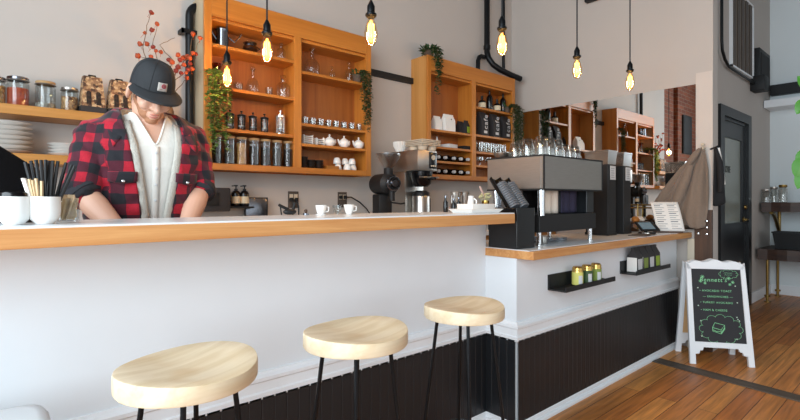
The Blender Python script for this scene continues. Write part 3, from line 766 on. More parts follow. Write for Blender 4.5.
for i, (px, f) in enumerate(zip((216, 229.5, 241.5, 254, 265.5, 277, 288), fills)):
    r, h = .0335, .178
    make('canister', 'tall glass canister with %s contents, %s on the near cabinet' % (fl[i], orda(i, 7)), 'canister',
         [('glass_body', MB().lathe([(r, 0), (r, h*.93), (r*.94, h*.93), (r*.94, .006), (.001, .006)], caps=False, seg=20), 'glass'), ('contents', MB().lathe([(r*.9, .007), (r*.9, h*(.78 if i == 2 else .7)), (.001, h*(.8 if i == 2 else .72))], caps=False), f),
          ('lid', MB().lathe([(r*1.0, h*.92), (r*1.03, h*.93), (r*1.03, h), (.001, h+.001)]), 'cork')], on(px, z, 2.99), 0, 'glass canisters')
z = SL['b1']
gl('decanter', CAR(.055, .2), 'large round decanter on the top right shelf of near cabinet', 'decanter', on(312, z))
gl('glass_bottle', DEC(.022, .10), 'smallest bottle between decanter and tall bottle, top right shelf', 'bottle', on(332, z), stop=STP(.022, .105))
gl('glass_bottle', DEC(.034, .16), 'tall clear bottle left of the dark trailing plant, top shelf', 'bottle', on(349, z), stop=STP(.034, .165))
z = SL['b2']
f = None
for row, (Y, n, a, e) in enumerate(((2.965, 8, 305, 359), (3.05, 7, 302, 352))):
    for i in range(n):
        px = a+(e-a)*i/(n-1)
        lb = 'small shot glass, %s in the %s row beneath the decanter shelf' % (orda(i, n), 'front' if row == 0 else 'rear')
        loc = on(px, z, Y)
        if f is None: f = gl('shot_glass', TUM(.024, .05), lb, 'glass', loc, 'glassw', group='shot glasses on the near cabinet', seg=14)
        else:
            o = f.copy(); C.objects.link(o); o.location = loc; o['label'] = lb
z = SL['b3']
def bowlmesh(r, h, sq): return MB().box(-r, r, -r*.8, r*.8, 0, h, bev=.005)
for s, (px, n) in enumerate(((306, 5), (318.5, 4))):
    for i in range(n):
        lb = 'square white dish, %s of the %s stack beside the teapots' % (['lowest', 'second', 'third', 'fourth', 'fifth'][i] if i < n-1 else 'topmost', 'left' if s == 0 else 'right')
        w = .038 if s == 0 else .034
        make('square_dish', lb, 'dish', [(None, MB().prism([(-w*.85, 0), (w*.85, 0), (w, .0125), (w*.94, .0125), (w*.8, .004), (-w*.8, .004), (-w*.94, .0125), (-w, .0125)], -w, w, 'y'), 'white')], (xat(px, 2.99), 2.99, z+.0005+i*.0135), 0, 'square dishes beside the teapots')
f = None
for i, px in enumerate((329.5, 344, 358.5)):
    lb = 'small white teapot, %s of three on the near cabinet' % ('leftmost', 'middle', 'rightmost')[i]
    loc = on(px, z, 2.975)
    if f is None:
        f = make('teapot', lb, 'teapot', [('body', MB().lathe([(.022, 0), (.026, .004), (.041, .025), (.042, .04), (.03, .058), (.02, .062), (.001, .062)]), 'white'),
            ('lid', MB().lathe([(.021, .06), (.016, .068), (.005, .072), (.004, .076), (.008, .082), (.004, .089), (.001, .09)]), 'white'),
            ('spout', MB().tube([(-.034, 0, .022), (-.052, 0, .035), (-.062, 0, .058)], .007, 8, radii=[.011, .008, .005]), 'white'),
            ('handle', MB().tube([(.036, 0, .05), (.058, 0, .054), (.062, 0, .035), (.05, 0, .018), (.036, 0, .016)], .0042), 'white')], loc, R(10), 'teapots')
    else: dup(f, loc, lb)
z = SL['b4']
f = None; k = 0
for s, (px, n) in enumerate(((303.5, 4), (311, 3), (319, 3))):
    for i in range(n):
        lb = 'dark bowl, %s of the %s stack on the near cabinet floor' % (('lowest', 'second', 'third', 'topmost')[i if i < n-1 else 3], ('left', 'middle', 'right')[s])
        loc = (xat(px, 2.985), 2.985, z+.0005+i*.019)
        if f is None: f = make('bowl', lb, 'bowl', [(None, MB().lathe([(.015, 0), (.02, .001), (.03, .012), (.0325, .0235), (.0305, .0235), (.026, .012), (.014, .005), (.001, .005)], caps=False), 'bowl')], loc, 0, 'dark bowls')
        else:
            o = f.copy(); C.objects.link(o); o.location = loc; o['label'] = lb
make('serving_tray', 'small wooden serving tray left of the white mugs', 'tray', [(None, MB().box(-.05, .05, -.05, .05, 0, .006).box(-.05, .05, -.05, -.044, .006, .026).box(-.05, .05, .044, .05, .006, .026).box(-.05, -.044, -.044, .044, .006, .026).box(.044, .05, -.044, .044, .006, .026), 'wtray')], (xat(329.5, 3.0), 3.0, z+.0005))
f = None
mugs = [(338, 3.0, 0, 'lower left upright mug'), (346.5, 3.02, 0, 'middle rear upside-down mug'), (353, 3.0, 0, 'rightmost upside-down mug'), (337, 3.0, 1, 'upper left mug'), (345, 3.02, 1, 'upper middle mug'), (352, 3.0, 1, 'upper right mug'), (347.5, 2.945, 0, 'front brightest mug')]
for px, Y, lev, w in mugs:
    lb = 'white cup, the %s in the little pile on the near cabinet' % w.replace(' upright', '').replace(' upside-down', '').replace(' mug', ' one')
    loc = (xat(px, Y), Y, z+.0005+lev*.047)
    if f is None: f = make('cup', lb, 'cup', [(None, MB().lathe([(.027, 0), (.028, .002), (.026, .025), (.02, .042), (.014, .046), (.001, .046)], caps=False), 'white')], loc, 0, 'cups piled upside down')
    else:
        o = f.copy(); C.objects.link(o); o.location = loc; o['label'] = lb

# --- far cabinet
def gusset(px, Y, z, w, d, h, label, m, group, lab=None, rz=0, name='pouch_bag', extra=(), fold=True):
    b = MB().loft([[Vector((sx*a, sy*c, zz_)) for sx, sy in ((-1,-1), (1,-1), (1,1), (-1,1))] for a, c, zz_ in ((w*.96, d, 0), (w, d, h*.1), (w, d*.9, h*.66), (w*.98, d*.25, h*.9), (w*.96, d*.12, h))])
    parts = [('paper_body', b, m)]
    if fold: parts.append(('folded_top', MB().cbox((0, 0, h*.985), (w*1.95, d*.45, h*.05), bev=.001), m))
    if lab:
        q = [(-w*.7, -.0012), (w*.7, -.0012), (w*.7, .0012), (-w*.7, .0012)]
        parts.append(('label', MB().box(-w*.68, w*.68, -d-.0008, -d*.94, h*.12, h*.55, M=None), lab))
    parts += list(extra)
    return make(name, label, 'bag', parts, (xat(px, Y) if isinstance(px, (int, float)) else px[0], Y, z+.0005), rz, group)
z = SR['a1']
gusset(436.5, 3.0, z, .042, .03, .13, 'white paper pouch on the left, partly behind the taller pouch', 'whitep', 'white pouches')
gusset(448, 2.975, z, .062, .035, .155, 'tall white paper pouch with a black dot on the far cabinet', 'whitep', 'white pouches', extra=[('dot_mark', MB().lathe([(.006, 0), (.006, .0015)], (.01, -.0315, .11), 10, 'y'), 'blackm')])
gusset(460, 3.03, z, .035, .025, .125, 'plain dark pouch right of the tall white pouch', 'bagdark', 'dark pouches')
gusset(467, 2.985, z, .042, .028, .13, 'dark pouch with a green label at the right of its shelf', 'bagdark', 'dark pouches', 'green')
b = MB().leaf((0, 0, 0), (.2, 0, 1), (0, 1, 0), .05, .03); b.leaf((.01, 0, 0), (.7, 0, .7), (0, 1, 0), .045, .03).leaf((-.01, 0, 0), (-.6, 0, .7), (0, 1, 0), .04, .025)
b.lathe([(.02, -.05), (.024, 0), (.02, 0), (.001, -.005)])
make('small_plant', 'little green plant behind the white paper pouches', 'plant', [(None, b, 'leaf')], (xat(432, 3.08), 3.08, z+.0505), 0)
z = SR['a2']
make('paper_cone', 'white pointed paper filter standing on the far cabinet', 'paper filter', [(None, MB().lathe([(.03, 0), (.022, .03), (.008, .075), (.002, .1)], seg=14), 'whitep')], on(437, z, 3.0))
make('paper_stack', 'grey stack of folded paper beside the pointed paper filter', 'paper', [(None, MB().cbox((0, 0, .018), (.13, .1, .036), (0, 0, .1), .004), 'labelw')], on(449, z, 2.99))
make('cloth_stack', 'flat stack of folded black cloths on the far cabinet', 'cloth', [(None, MB().cbox((0, 0, .009), (.13, .11, .018), (0, 0, -.05), .005).cbox((.005, 0, .0265), (.12, .1, .016), (0, 0, .04), .005), 'blackcloth')], on(464, z, 2.99))
f = None
for row, zz_ in enumerate((SR['a3'], SR['a4'])):
    for i in range(5):
        px = (439, 446, 454.5, 461.5, 468.5)[i]
        lb = 'pale-capped wine bottle lying %s in the far cabinet\'s %s row' % (orda(i, 5), ('upper', 'bottom')[row])
        loc = (xat(px, 2.945), 2.945, zz_+.0005+.033)
        if f is None:
            f = make('wine_bottle', lb, 'bottle', [('glass_body', MB().lathe([(.012, 0), (.013, .02), (.014, .045), (.032, .075), (.033, .085), (.033, .165), (.001, .165)], axis='y', M=None), 'blackp'),
                ('cap', MB().lathe([(.0135, -.006), (.0145, -.004), (.0145, .02)], axis='y'), 'labelw')], loc, PI, 'lying wine bottles')
            f.rotation_euler = (0, 0, PI)
        else: dup(f, loc, lb)
z = SR['b1']
def bottle(px, Y, r, h, label, lab):
    parts = [('glass_body', MB().lathe([(r*.9, 0), (r, .005), (r, h*.55), (r*.8, h*.63), (r*.33, h*.7), (r*.3, h*.95), (r*.3, h), (.001, h)], seg=18), 'blackp')]
    if lab: parts.append(('label', MB().lathe([(r*1.02, h*.12), (r*1.02, h*.48)], caps=False, seg=18), 'label'))
    make('bottle', label, 'bottle', parts, on(px, z, Y), 0, 'bottles on the far cabinet')
bottle(482, 2.99, .037, .13, 'short black bottle with cream label, leftmost on the far cabinet', 1)
bottle(489.5, 3.0, .031, .235, 'tall dark bottle between the two cream-labelled bottles', 0)
bottle(497, 2.99, .037, .13, 'short black bottle with cream label, right of a tall bottle', 1)
bottle(503, 3.0, .031, .235, 'tall dark bottle beside the thick trailing plant', 0)
z = SR['b2']
for i, px in enumerate((481.5, 493, 504)):
    t = gusset(px, 2.99, z, .054, .05, .235, 'black coffee bag with white lettering, %s of three on far cabinet' % ('left', 'middle', 'right')[i], 'bagdark', 'black lettered bags', fold=False)
    text('lettering', 'cafe', .082, M['labelw'], t, (.005, -.0512, .135), (PI/2, -PI/2, 0), .0008, sp=1.1)
    MB().box(-.022, .026, -.0515, -.05, .025, .05).build('label', M['labelw'], t, smooth=False)
z = SR['b3']
f = None
for row, (Y, n, a, e) in enumerate(((2.965, 6, 479.5, 503), (3.05, 5, 480, 500))):
    for i in range(n):
        px = a+(e-a)*i/(n-1)
        lb = 'clear tall glass, %s in the %s row below the black lettered bags' % (orda(i, n), ('front', 'rear')[row])
        loc = on(px, z, Y)
        if f is None: f = gl('drinking_glass', TUM(.032, .095), lb, 'glass', loc, 'glassw', group='tall glasses on the far cabinet', seg=14)
        else:
            o = f.copy(); C.objects.link(o); o.location = loc; o['label'] = lb
z = SR['b4']
f = None
for i, px in enumerate((480, 488, 496)):
    lb = 'stemmed glass on the lowest far cabinet shelf, %s of three' % ('left', 'middle', 'right')[i]
    loc = on(px, z, 2.98)
    if f is None: f = gl('stem_glass', [(.026, 0), (.026, .002), (.004, .006), (.004, .03), (.03, .05), (.032, .085), (.028, .085), (.027, .055), (.001, .04)], lb, 'glass', loc, 'glassw', group='stemmed glasses', seg=14)
    else:
        o = f.copy(); C.objects.link(o); o.location = loc; o['label'] = lb
# ------------------------------------------------------------------ things on the bar
ZB = 1.1345
cupprof = lambda r, h: [(r*.55, 0), (r*.62, .003), (r*.9, h*.2), (r, h*.45), (r, h), (r*.93, h), (r*.92, h*.4), (r*.6, .012), (.001, .01)]
x = xat(14, 1.53)
make('ceramic_cup', 'rounded white cup of black lids at the photo\'s left edge', 'cup', [('body', MB().lathe(cupprof(.035, .07), caps=False, seg=28), 'white'), ('lids', MB().lathe([(.0315, .05), (.0315, .078), (.029, .081), (.02, .082), (.001, .081)], seg=24), 'blackp')], (x, 1.53, ZB), 0, 'white cups')
x2 = xat(44.5, 1.53)
t = make('ceramic_cup', 'rounded white cup holding black straws and wooden stirrers', 'cup', [('body', MB().lathe(cupprof(.035, .07), caps=False, seg=28), 'white')], (x2, 1.53, ZB), 0, 'white cups')
r_ = random.Random(4)
def stick(px0, px1, y1, nm, lb, cat, rad, m, grp, Yb=1.535, Yt=1.55):
    tp = at_y(px1, y1, Yt); bt = Vector((xat(px0, Yb), Yb, ZB+.016+r_.uniform(0, .002)))
    d = (tp-bt)
    if rad: b = MB().tube([Vector((0, 0, 0)), d], rad, 7)
    else:
        b = MB().tube([Vector((0, 0, 0)), d], .0036, 4)
    o = b.build(nm, M[m], loc=bt); tag(o, lb, cat, grp)
sp = [(40, 25, 162), (42, 31, 161), (44, 36, 160), (45, 41, 160), (47, 45.5, 160), (48, 49, 161), (49, 53, 160.5), (50, 58, 161), (51, 66, 163), (52, 72, 165), (52, 75, 166)]
for i, (a, c, y) in enumerate(sp):
    stick(a, c, y, 'straw', 'black straw standing in the white cup, %s of the bunch' % orda(i, len(sp)), 'straw', .0042, 'blackm', 'black straws', 1.53+.010*math.sin(i*2.1), 1.545+.03*math.sin(i*1.7))
sp = [(36, 22.5, 178), (37, 24.5, 178.5), (38, 29, 179), (39, 32, 180), (40, 36, 178.5), (42, 41.5, 181)]
for i, (a, c, y) in enumerate(sp):
    stick(a, c, y, 'stirrer', 'flat wooden stirrer in the white cup, %s of the bunch' % orda(i, len(sp)), 'stirrer', 0, 'whitep' if i < 2 else 'stirw', 'wooden stirrers', 1.515, 1.515)
# sugar jar
x3 = xat(68, 1.58)
t = make('sugar_jar', 'small glass jar stuffed with brown sugar packets beside the straw cup', 'jar', [('glass_body', MB().lathe([(.024, 0), (.027, .004), (.027, .05), (.023, .058), (.024, .066), (.022, .066), (.021, .058), (.0255, .05), (.0255, .006), (.001, .004)], caps=False), 'glass')], (x3, 1.58, ZB))
b = MB()
for i in range(9):
    a = i*.7; b.cbox((.011*math.cos(a), .011*math.sin(a), .038+.004*(i % 3)), (.018, .004, .06), (r_.uniform(-.25, .25), r_.uniform(-.25, .25), a))
b.build('packets', M['packet'], t)
# tablet stand
tx = xat(8, 1.70)
t = thing('tablet_stand', 'black tablet on a slanted stand behind the leftmost white cup', 'tablet', (tx, 1.70, ZB), R(-25))
MB().cbox((0, 0, .006), (.12, .085, .012), bev=.003).tube([(0, .02, .01), (-.01, .015, .125)], .012).build('stand', M['blackm'], t)
MB().cbox((-.03, -.01, .135), (.24, .009, .16), (R(-38), R(36), R(8)), .003).build('tablet', M['blackp'], t)
# white dripper, glass, cup
def cup(px, label, m, r, h, saucer=0):
    parts = [('body', MB().lathe([(r*.5, 0), (r*.55, .003), (r*.8, h*.4), (r, h), (r*.92, h), (r*.7, h*.4), (r*.45, .008), (.001, .008)], caps=False), m)]
    if saucer: parts.append(('base_ring', MB().lathe([(r*.9, 0), (r*.95, .003), (r*.5, .0035)], caps=False), m))
    if m != 'glass': parts.append(('handle', MB().tube([(r*.9, 0, h*.85), (r*1.35, 0, h*.8), (r*1.3, 0, h*.4), (r*.75, 0, h*.3)], .0025, 6), m))
    make('coffee_cup' if m != 'glass' else 'small_glass', label, 'cup' if m != 'glass' else 'glass', parts, (xat(px, 1.72), 1.72, ZB), R(-30), 'small cups at the back of the bar')
cup(321, 'white pour-over cup left of the small clear glass on the bar', 'white', .024, .04, 1)
cup(337, 'small clear glass between two white cups on the bar', 'glass', .02, .04)
cup(349, 'white cup with a handle right of the small clear glass', 'white', .024, .042)
# black hand tool
X = xat(287, 1.74)
b = MB().tube([(-.035, 0, .042), (-.02, 0, .035), (0, 0, .026), (.02, 0, .016)], .006).ell((.012, 0, .014), (.03, .014, .012)).tube([(-.03, 0, .04), (-.024, 0, .003)], .003).tube([(.02, 0, .012), (.03, 0, .034), (.034, 0, .05)], .004)
make('pour_spout_tool', 'black handled coffee tool lying on the bar below an outlet', 'tool', [(None, b, 'blackm')], (X, 1.74, ZB+.0005))
make('tamper', 'tiny dark tamper on the bar right of the black tool', 'tamper', [('base', MB().lathe([(.012, 0), (.012, .008), (.004, .01)]), 'steeldk'), ('handle', MB().lathe([(.004, .01), (.007, .016), (.006, .022), (.001, .024)]), 'bwood')], (xat(306, 1.73), 1.73, ZB))
# bottles, steel cups and creamer near the bar's end
def dark_bottle(px, h, lb):
    make('sauce_bottle', lb, 'bottle', [('glass_body', MB().lathe([(.011, 0), (.012, .003), (.012, h*.6), (.005, h*.75), (.005, h*.9), (.001, h*.9)]), 'blackp'), ('cap', MB().lathe([(.006, h*.88), (.006, h), (.001, h)]), 'steeldk')], (xat(px, 1.70), 1.70, ZB), 0, 'little dark bottles')
dark_bottle(445.5, .085, 'little dark bottle standing left of the steel cups'); dark_bottle(453.5, .07, 'little dark bottle in front of the left steel cup'); dark_bottle(458.5, .078, 'little dark bottle between the two steel cups')
for px, lb in ((455, 'left of two tall steel cups beside the white napkin stack'), (464.5, 'right of two tall steel cups beside the white oval creamer')):
    make('steel_cup', lb, 'cup', [('body', MB().lathe([(.022, 0), (.024, .004), (.025, .1), (.028, .108), (.024, .108), (.022, .01), (.001, .008)], caps=False), 'steel'), ('handle', MB().tube([(.024, 0, .09), (.045, 0, .085), (.045, 0, .04), (.024, 0, .03)], .003, 6), 'steel')], (xat(px, 1.765), 1.765, ZB), R(200), 'steel cups')
make('creamer', 'white oval-backed creamer behind the napkin stack', 'creamer', [('body', MB().lathe([(.018, 0), (.023, .01), (.024, .045), (.018, .075), (.02, .085), (.016, .085), (.001, .06)], caps=False, sy=.8), 'white'), ('handle', MB().tube([(0, -.018, .07), (0, -.032, .06), (0, -.03, .025), (0, -.018, .02)], .004), 'white')], (xat(471, 1.68), 1.68, ZB), R(15))
t = make('flower_vase', 'small gold vase with pale dried flowers on the bar\'s end', 'vase', [('vase', MB().lathe([(.018, 0), (.02, .003), (.02, .06), (.018, .06), (.018, .006), (.001, .004)], caps=False), 'gold')], (xat(485.5, 1.66), 1.66, ZB))
b = MB(); s_ = MB()
for i in range(26):
    a = r_.uniform(0, 2*PI); q = r_.uniform(.005, .032); p = Vector((q*math.cos(a), q*math.sin(a), r_.uniform(.07, .098)))
    s_.tube([(p.x*.3, p.y*.3, .03), p], .0008, 4); b.ell(p, (.0065, .0065, .006), seg=6, rings=4)
s_.build('stalks', M['yflower'], t); b.build('flower_heads', M['yflower'], t)
b = MB().tube([(0, 0, .03), (-.02, -.005, .08), (-.05, -.01, .125)], .002, 5); b.ell((-.044, -.009, .115), (.008, .004, .03), (0, R(-38), 0))
b.build('feather', M['pink'], t)
# napkins on a tapered tray
cxn, cyn = xat(480, 1.53), 1.53
rz = R(0)
def rect(w, d, z): return [Vector((sx*w, sy*d, z)) for sx, sy in ((-1,-1), (1,-1), (1,1), (-1,1))]
make('napkin_tray', 'shallow white flared tray under napkins at the bar\'s end', 'tray', [(None, MB().loft([rect(.1, .062, 0), rect(.122, .075, .019), rect(.118, .071, .019), rect(.097, .06, .004)]), 'white')], (cxn-.03, cyn, ZB), 0)
MN = MB()
for i in range(8): MN.cbox((0, 0, .0035+i*.0047), (.17, .1, .0044), (0, 0, r_.uniform(-.015, .015)), .001)
make('napkin_stack', 'square stack of white paper napkins on the flared tray', 'napkins', [(None, MN, 'whitep')], (cxn-.03, cyn, ZB+.0042))

# ------------------------------------------------------------------ behind the bar
ZK = .9405
make('towel_dispenser', 'dark wall-mounted box beside the man\'s rolled right cuff', 'dispenser', [('housing', MB().box(0, xat(231, 3.0)-1.0, -.12, 0, 0, .15, bev=.01), 'bagdark'), ('front_flap', MB().box(.02, .12, -.126, -.12, .035, .12, bev=.003), 'blackm')], (1.0, YB-.001, 1.125))
br = make('bottle_bracket', 'slim dark bracket on the wall holding two pump bottles', 'bracket', [(None, MB().box(-.08, .08, -.095, 0, 0, .012, bev=.002).box(-.08, .08, -.012, 0, .012, .05), 'blackm')], (xat(240.5, 3.06), YB-.0005, 1.143))
for px, w in ((236, 'left'), (244.5, 'right')):
    make('pump_bottle', 'black pump bottle with a cream label, %s of the wall pair' % w, 'bottle', [('body', MB().lathe([(.026, 0), (.029, .005), (.029, .085), (.02, .1), (.009, .105), (.001, .105)]), 'blackp'), ('label', MB().lathe([(.0296, .02), (.0296, .065)], caps=False), 'label'),
        ('pump', MB().lathe([(.011, .1), (.011, .115), (.004, .117), (.004, .13), (.012, .132), (.012, .14), (.001, .14)]).tube([(0, 0, .136), (-.03, -.008, .133)], .004, 6), 'blackm')], (xat(px, 3.065), 3.065, 1.1555), 0, 'pump bottles')
t = make('leaning_panel', 'dark glossy square panel leaning on the wall below the near cabinet', 'panel', [('panel', MB().box(-.075, .075, -.012, 0, 0, .27, bev=.003), 'steeldk'), ('rim', MB().box(-.08, -.075, -.014, 0, 0, .275).box(.075, .08, -.014, 0, 0, .275).box(-.075, .075, -.014, 0, .27, .275), 'blackm')], (xat(256.5, 3.08), 3.09, ZK))
for px, w, cords in ((293, 'left', ((-.012, .2), (.018, .5))), (342, 'right', ((.02, .9),))):
    X = xat(px, YB)
    b = MB()
    for q, (dx, l) in enumerate(cords):
        if w == 'left': b.tube([(dx, -.02, -.01), (dx+.004, -.04, -.05), (dx-.02*(1-q), -.05, -.12), (dx+.03*q, -.06, -.2), (dx+.05*q, -.07, -.30)], .005, 6)
        else: b.tube([(.02, -.02, .02), (.06, -.04, .02), (.12, -.07, -.02), (.17, -.09, -.07), (.2, -.12, -.13), (.26, -.16, -.1), (.33, -.2, -.11), (.36, -.25, -.3)], .006, 6)
    pl_ = MB()
    for dx in (-.02, .02): pl_.cbox((dx, -.014, .02 if w == 'right' else .0), (.024, .024, .028), bev=.003)
    make('wall_outlet', 'dark outlet plate with plugged cords, %s of two below the near cabinet' % w, 'outlet', [('plate', MB().box(-.042, .042, -.006, 0, -.06, .06, bev=.002), 'slat'), ('socket', MB().box(-.032, -.004, -.009, -.006, .002, .04).box(.004, .032, -.009, -.006, .002, .04), 'cream'), ('plug', pl_, 'blackm'), ('cord', b, 'blackm')], (X, YB-.0005, 1.2), 0, 'outlets below the near cabinet')
# coffee grinder
t = thing('coffee_grinder', 'black coffee grinder with a smoky funnel hopper behind the bar', 'grinder', (2.23, 2.72, ZK), R(-12))
MB().box(-.09, .09, -.13, .13, 0, .03, bev=.008).box(-.055, .055, -.02, .1, .03, .3, bev=.012).build('base_column', M['blackm'], t)
MB().lathe([(.06, -.14), (.075, -.13), (.078, .06), (.06, .075), (.045, .09), (.045, .13), (.001, .13)], (0, -.02, .375), 24, 'y').build('motor_body', M['blackm'], t)
MB().lathe([(.05, .09), (.056, .1), (.056, .118), (.05, .125), (.001, .125)], (0, -.025, .375), 24, 'y').lathe([(.03, 0), (.025, .02), (.001, .02)], (0, -.15, .375), 16, 'y').build('adjust_dial', M['steeldk'], t)
MB().lathe([(.03, .43), (.034, .44), (.034, .485), (.026, .49)], (0, -.06, 0)).build('hopper_collar', M['blackm'], t)
MB().lathe([(.028, .485), (.04, .5), (.083, .565), (.086, .585), (.083, .585), (.037, .5), (.026, .487)], (0, -.06, 0), caps=False, seg=24).build('hopper', M['hop'], t)
MB().lathe([(.085, .585), (.088, .587), (.088, .592), (.001, .594)], (0, -.06, 0), seg=24).build('hopper_lid', M['hop'], t)
MB().tube([(0, -.11, .33), (0, -.115, .25)], .022, 10).tube([(0, -.1, .24), (.06, -.14, .23), (.09, -.14, .235)], .006).build('spout', M['blackm'], t)
# brewer
t = thing('coffee_brewer', 'tall steel coffee brewer with a black control panel beside the grinder', 'brewer', (2.575, 2.62, ZK))
MB().box(-.1, .1, .15, .36, 0, .48, bev=.006).box(-.1, .1, -.02, .36, 0, .03, bev=.004).build('base_column', M['steel'], t)
MB().box(-.103, .103, 0, .36, .48, .64, bev=.006).build('head', M['steel'], t)
MB().box(.015, .095, -.006, 0, .5, .625, bev=.002).build('control_panel', M['blackp'], t)
for q in range(3): MB().lathe([(.007, 0), (.007, .004)], (.035+.02*q, -.006, .52), 10, 'y').build('button', M['cream'], t)
MB().lathe([(.02, 0), (.02, .003)], (.055, -.006, .585), 14, 'y').build('dial', M['cream'], t)
MB().lathe([(.05, .36), (.075, .385), (.085, .45), (.088, .478), (.001, .478)], (0, .07, 0), 24).tube([(0, -.01, .42), (0, -.08, .42)], .012).build('brew_basket', M['blackp'], t)
MB().tube([(-.085, 0, .43), (-.09, -.03, .43), (.09, -.03, .43), (.085, 0, .43)], .006).build('basket_rail', M['steel'], t)
t = make('coffee_server', 'cylindrical steel coffee server standing under the brewer basket', 'coffee server', [('body', MB().lathe([(.066, 0), (.07, .004), (.07, .25), (.066, .26), (.001, .26)], seg=28), 'steel'), ('lid', MB().lathe([(.068, .26), (.068, .285), (.04, .3), (.001, .3)], seg=28), 'blackm'),
    ('handle', MB().tube([(.068, 0, .25), (.105, 0, .24), (.105, 0, .1), (.068, 0, .09)], .008), 'blackm'), ('tap', MB().tube([(0, -.068, .06), (0, -.1, .06), (0, -.1, .035)], .009), 'blackm')], (2.575, 2.695, ZK+.03), R(5))
# on top of the brewer
b = MB()
n = 40; prof = []
for lev in range(5):
    ring0 = []
for lev in range(5):
    zb = lev*.007; rings = []
    for rr2, z2 in ((.03, 0), (.055, .055), (.054, .056), (.029, .003)):
        rings.append([Vector((rr2*(1+(.06 if k % 2 else -.04)*(rr2/.055))*math.cos(2*PI*k/n), rr2*(1+(.06 if k % 2 else -.04)*(rr2/.055))*math.sin(2*PI*k/n), z2+zb)) for k in range(n)])
    b.loft(rings, cap=False)
make('filter_stack', 'stack of white fluted coffee filters on top of the brewer', 'coffee filters', [(None, b, 'whitep')], (2.54, 2.90, ZK+.6405), 0)
f = None
for i in range(4):
    b = MB()
    b.box(-.1, .1, -.1, .1, .034, .043, bev=.003)
    for cx in (-.048, .048):
        for cy in (-.048, .048): b.lathe([(.03, 0), (.036, .012), (.041, .036)], (cx, cy, 0), 16)
    lb = 'moulded pulp cup carrier, %s in the stack on the steel brewer' % ('lowest', 'second', 'third', 'topmost')[i]
    loc = (2.60, 2.70, ZK+.6405+i*.0125)
    if f is None:
        o = b.build('cup_carrier', M['card'], loc=loc); f = tag(o, lb, 'carrier', 'pulp cup carriers')
    else:
        b.bm.free(); o = f.copy(); C.objects.link(o); o.location = loc; o['label'] = lb

# ------------------------------------------------------------------ espresso machine and company on the service counter
ZS = .9405
t = thing('espresso_machine', 'boxy steel espresso machine on the lower oak-edged counter', 'espresso machine', (2.316, 1.45, ZS))
Wm, Dm = .67, .39
MB().box(0, Wm, 0, Dm, .317, .503, bev=.004).build('steel_body', M['msteel'], t, smooth=False)
b = MB()
for z0 in (.312, .5): b.box(-.003, Wm+.003, -.003, Dm, z0, z0+.008)
for X in (-.003, Wm-.005): b.box(X, X+.008, -.003, .005, .32, .5)
b.build('edge_trim', M['blackm'], t, smooth=False)
MB().box(-.004, -.0005, .02, Dm-.02, .322, .497).build('side_panel', M['msteel'], t, smooth=False)
MB().box(.005, Wm-.02, .03, Dm, .075, .175, bev=.004).build('drip_tray_base', M['blackm'], t, smooth=False)
MB().box(.03, Wm-.05, .16, Dm-.02, .175, .317).build('group_back', M['steeldk'], t, smooth=False)
MB().box(Wm-.12, Wm-.03, .04, .16, .175, .317, bev=.004).build('side_column', M['navy'], t, smooth=False)
for dx, dy in ((.02, .03), (.02, Dm-.05)): MB().tube([(dx, dy, .17), (dx, dy, .318)], .02, 14).build('column', M['chrome'], t)
for dx, dy in ((.03, .05), (.03, Dm-.05), (Wm-.06, .05), (Wm-.06, Dm-.05)):
    MB().lathe([(.018, 0), (.018, .006), (.013, .008), (.013, .076)], (dx, dy, 0), 14).build('foot', M['chrome'], t)
b = MB(); G = []  # pale sheet added to stand in for a reflection on the dark back
for i in range(13): G.append([Vector((.10+.2*i/12, .085-.006*math.sin(i*1.4), .178+.135*j/6)) for j in range(7)])
b.grid(G); o = b.build('reflection_sheet', M['cream2'], t); o.modifiers.new('s', 'SOLIDIFY').thickness = .004
b = MB(); G = []  # plum sheet, the darker painted reflection beside it
for i in range(11): G.append([Vector((.31+.2*i/10, .085-.006*math.sin(i*1.7+1), .18+.133*j/6)) for j in range(7)])
b.grid(G); o = b.build('reflection_sheet', M['purple'], t); o.modifiers.new('s', 'SOLIDIFY').thickness = .004
# little dark tray and jug beneath
make('steel_jug', 'small steel milk jug beneath the raised espresso machine', 'jug', [('body', MB().lathe([(.02, 0), (.022, .003), (.02, .03), (.022, .045), (.019, .045), (.001, .01)], caps=False), 'steel'), ('handle', MB().tube([(.02, 0, .04), (.036, 0, .034), (.02, 0, .012)], .0025, 6), 'steel')], (2.47, 1.55, ZS))
make('knock_tray', 'low steel tray lying under the espresso machine', 'tray', [(None, MB().box(-.14, .14, -.08, .08, 0, .006).box(-.14, .14, -.08, -.075, .006, .02).box(-.14, .14, .075, .08, .006, .02), 'steeldk')], (2.68, 1.68, ZS))
